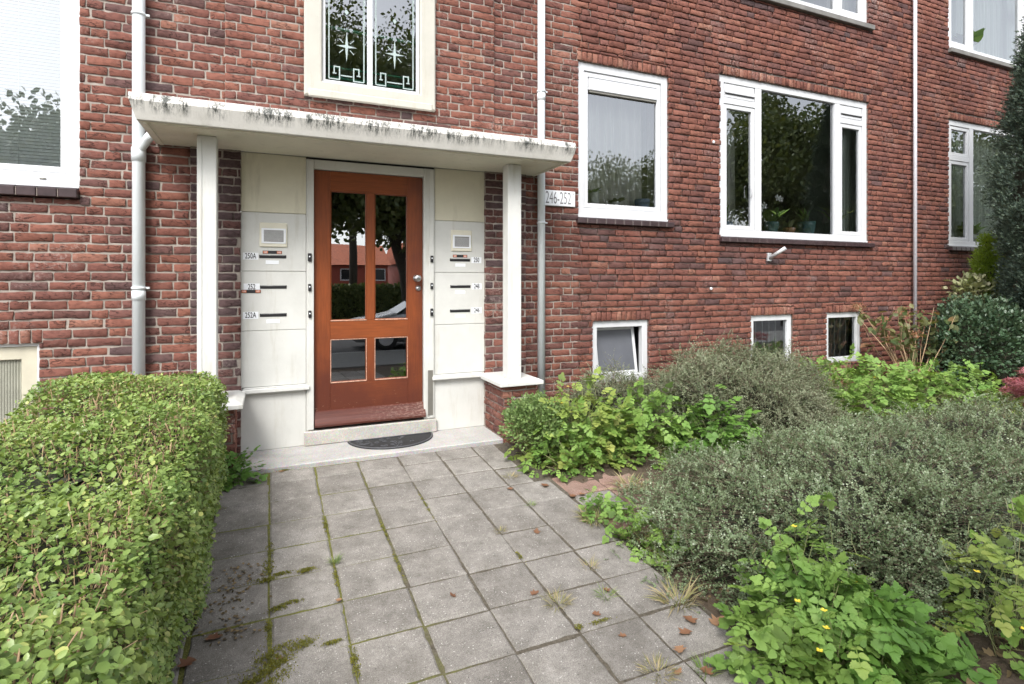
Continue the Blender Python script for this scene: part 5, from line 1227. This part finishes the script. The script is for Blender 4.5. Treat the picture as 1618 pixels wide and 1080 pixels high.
LV = [(1.441,2.925,.055,'single tan fallen leaf in the middle of a slab'),(1.37,2.194,.045,'rusty fallen leaf beside the dead grass patch'),(1.758,2.015,.075,'curled orange brown leaf near the foreground celandine'),(1.83,1.93,.08,'pale orange fallen leaf touching the celandine clump'),(1.707,1.934,.07,'crumpled brown leaf just below the curled one'),(1.596,1.873,.06,'small dark brown leaf among the dry stalks'),(1.425,2.01,.04,'tiny pinkish leaf scrap on a lower slab'),(1.60,1.741,.06,'narrow brown leaf in a joint at the lower right'),(1.474,1.75,.045,'thin orange leaf at the bottom edge of the path'),(1.523,2.333,.045,'pale pink fallen leaf beside the green tuft'),(1.916,3.292,.065,'orange fallen leaf lying by the red slabs'),(1.812,3.037,.05,'light brown leaf on the path edge below the red slabs'),(-.238,2.649,.065,'orange brown leaf at the foot of the hedge'),(-.271,2.54,.075,'reddish fallen leaf against the hedge bottom'),(.814,2.533,.04,'small red leaf on a middle slab'),(1.532,3.555,.055,'dark red fallen leaf near the top of the path'),(1.162,2.424,.045,'rust coloured leaf scrap in a cross joint'),(1.799,3.527,.075,'large tan fallen leaf below the bushy weed'),(.03,2.42,.03,'small brown leaf lying on the moss patch'),(1.99,3.28,.06,'dark red leaf beside the orange one at the red slabs'),(.10,4.40,.05,'yellow green leaf on the step edge'),(1.93,2.45,.06,'brown leaf under the cotoneaster edge'),(.31,2.72,.035,'curled straw leaf in the long joint')]
for x, y, s_, lab in LV:
    th = random.random()*6.28; o = scatter('fallen_leaf', DLF, np.array([[0,0,.003]]), np.array([[math.cos(th),math.sin(th),.05]]), np.array([[random.uniform(-.2,.2),random.uniform(-.2,.2),1.0]]), s_, M['dead'], None, np.array([random.random()])); o.location = (x, y, gz(y)+.002); tag(o, lab, 'leaf', 'fallen leaves on the paving')
# loose hedge clippings and bed litter
n = 160; P = np.stack([-.20+rng.random(n)*.10+rng.normal(0,.05,n), 2.6+rng.random(n)*.6, np.zeros(n)],1); P[:,2] = gz(P[:,1])+.004
o = scatter('hedge_clippings', PRIV, P, rv(n)*np.array([1,1,.2]), np.array([0,0,1.0])+rng.normal(0,.4,(n,3)), .018, M['litter']); tag(o, kind='stuff')
n = 9000; P = np.stack([1.95+rng.random(n)*6.5, 1.0+rng.random(n)*3.8, np.zeros(n)],1); P = P[~((P[:,0] < 2.8)&(P[:,1] > 2.7)&(P[:,1] < 3.63)&(rng.random(n) < .93))]; n = len(P); P[:,2] = bedz(P[:,0],P[:,1])+.012
o = scatter('leaf_litter', DLF, P, rv(n)*np.array([1,1,.25]), np.array([0,0,1.0])+rng.normal(0,.5,(n,3)), .02+.03*rng.random(n), M['litter']); tag(o, kind='stuff')

# ---------------------------------------------------------------- across the street (seen in the glass)
def street_tree(lab, x, y, h, r_, n=16000, lean=0):
    e = empty('street_tree', lab, 'tree', 'street trees reflected in the glass'); z0 = zb
    g = MB(); g.tube([(x,y,z0-.1),(x+lean*.3,y,z0+h*.25),(x+lean,y,z0+h*.5),(x+lean*1.3,y,z0+h*.8)], [.20,.16,.12,.05], 12)
    for k in range(7):
        a_ = k*.9; s0 = .28+.06*k; g.tube([(x+lean*s0*1.6,y,z0+h*s0),(x+lean+math.cos(a_)*r_*.35,y+math.sin(a_)*r_*.35,z0+h*(s0+.13)),(x+lean+math.cos(a_)*r_*.75,y+math.sin(a_)*r_*.75,z0+h*(s0+.24))], [.09,.06,.02], 8)
    g.build('trunk', M['bark'], e)
    K = 70; d = rv(K); cc = np.array([x+lean,y,z0+h*.66])+d*np.array([r_,r_,h*.34])*(.35+.6*rng.random((K,1))); q = rng.integers(0,K,n); P = cc[q]+rv(n)*(rng.random((n,1))**.4)*r_*.30
    scatter('crown', LEAFT, P, rv(n)+np.array([0,0,-.3]), rv(n), .13+.08*rng.random(n), M['crown'], e, np.clip(rng.beta(2,2,n), 0, 1)); return e
street_tree('big street tree reflected in the left door panes', .2, -5.6, 8.3, 2.9, 24000)
street_tree('leaning street tree reflected in the right door panes', 3.9, -6.2, 8.0, 2.7, 22000, -.9)
street_tree('tall tree mirrored behind the stars of the stair window', 3.3, -14.5, 13.5, 4.6, 26000)
street_tree('tree mirrored in the dark middle pane of the orchid window', 18.7, -5.8, 9.5, 3.3, 24000)
street_tree('tree mirrored low in the tall single window', 18.3, -17.5, 9.0, 3.4, 14000)
street_tree('tree mirrored at the right in the tall single window', 23.0, -16.5, 10.6, 3.6, 14000)
street_tree('tree mirrored in the windows beside the conifer', 32.0, -6.5, 9.5, 3.8, 18000)
street_tree('tree mirrored in the blind window at the left', -5.6, -8.5, 6.3, 2.4, 12000)
def house(lab, x0, x1, y, zt, zr, z0=None):
    e = empty('terraced_house', lab, 'house'); z0 = zb; g = MB(); g.box(x0,x1,y-7,y,z0,zt); g.build('wall', M['redwall'], e)
    g = MB(); n = 0; g.v += [(x0-.2,y+.4,zt-.05),(x1+.2,y+.4,zt-.05),(x1+.2,y-3.5,zr),(x0-.2,y-3.5,zr),(x0-.2,y-7.4,zt-.05),(x1+.2,y-7.4,zt-.05)]; g.face((0,1,2,3)); g.face((3,2,5,4)); g.face((0,3,4)); g.face((1,5,2)); g.build('roof', M['rooftile'], e, recalc=False)
    x = x0+.8
    while x < x1-1:
        g = MB(); g.ring(x, x+1.0, zt-1.3, zt-.35, .08, y+.03, y+.07); g.v = [(v[0], y+.03+(v[1]-y-.03)*-1, v[2]) for v in g.v]; w = g.build('window', M['pvc'], e)
        g = MB(); g.poly([(x+.08,y+.02,zt-1.22),(x+.92,y+.02,zt-1.22),(x+.92,y+.02,zt-.43),(x+.08,y+.02,zt-.43)]); g.build('pane', M['carglass'], w, recalc=False); x += 2.6
    return e
house('red house with an orange tiled roof mirrored in the door glass', -6, 9, -36, 2.7, 4.5)
house('second red house with an orange tiled roof further up the street', 10.5, 34, -38, 2.9, 4.9)
hg = empty('garden_hedge', 'dark garden hedge across the street mirrored low in the door glass', 'hedge')
n = 26000; P = np.stack([rng.uniform(-8,14,n), -12.9-rng.random(n)*.9, zb+rng.random(n)**.6*1.62], 1); P[:,1] = np.where(rng.random(n) < .7, -12.9+rng.normal(0,.05,n), P[:,1])
scatter('foliage', LEAFT, P, rv(n), unit(np.array([0,1.0,.5])+rng.normal(0,.5,(n,3))), .10+.05*rng.random(n), M['crown'], hg)
g = MB(); g.box(-8,14,-13.8,-13.0,zb,zb+1.5); g.build('inner_branches', M['core'], hg)
# parked car
def car(lab, x, y):
    e = empty('parked_car', lab, 'car', loc=(x,y,zb+.006))
    st = [(0,.30,.55,.62,.60),(.12,.22,.62,.74,.68),(.7,.20,.82,.82,.84),(1.15,.20,.90,.92,.86),(1.75,.20,.94,1.28,.87),(2.2,.20,.95,1.44,.87),(2.9,.20,.96,1.47,.87),(3.5,.20,.97,1.40,.86),(3.9,.22,.97,1.05,.84),(4.15,.30,.85,.88,.76)]
    g = MB(); idx = []
    for (X, zb_, zbelt, zt, hw) in st:
        n = len(g.v); gw = hw*.72 if zt > zbelt+.12 else hw*.86
        sec = [(-hw*.93,zb_),(-hw,zb_+.18),(-hw,zbelt-.12),(-hw*.96,zbelt),(-gw,zt-.04),(-gw*.82,zt),(gw*.82,zt),(gw,zt-.04),(hw*.96,zbelt),(hw,zbelt-.12),(hw,zb_+.18),(hw*.93,zb_)]
        g.v += [(X, q, z) for q, z in sec]; idx.append(n)
    for k_, (p, q) in enumerate(zip(idx, idx[1:])):
        for i in range(12):
            j = (i+1)%12; m_ = 1 if (i in (3,7) and 4 <= k_ <= 6) or (i in (4,5,6) and k_ in (3,7)) or (i in (3,7) and k_ in (3,)) else 0
            g.face((p+i,p+j,q+j,q+i), m_, m_ == 0)
    g.face([idx[0]+i for i in range(12)]); g.face([idx[-1]+i for i in range(12)]); g.build('body', [M['carpaint'], M['carglass']], e)
    for X in (.82,3.28):
        for s_ in (-1,1):
            g = MB(); Y = s_*.80; prof_ = [(.20,-.09),(.29,-.085),(.31,-.06),(.31,.06),(.29,.085),(.20,.09)]; g.lathe(prof_, (X,Y,.31), 24, axis='y'); w = g.build('wheel', M['tyre'], e)
            g = MB(); g.lathe([(.19,-.094),(.19,.094)], (X,Y,.31), 20, axis='y'); g.build('rim', M['alu'], w)
    return e
car('silver hatchback parked at the kerb, mirrored in the door glass', 1.9, -5.1)
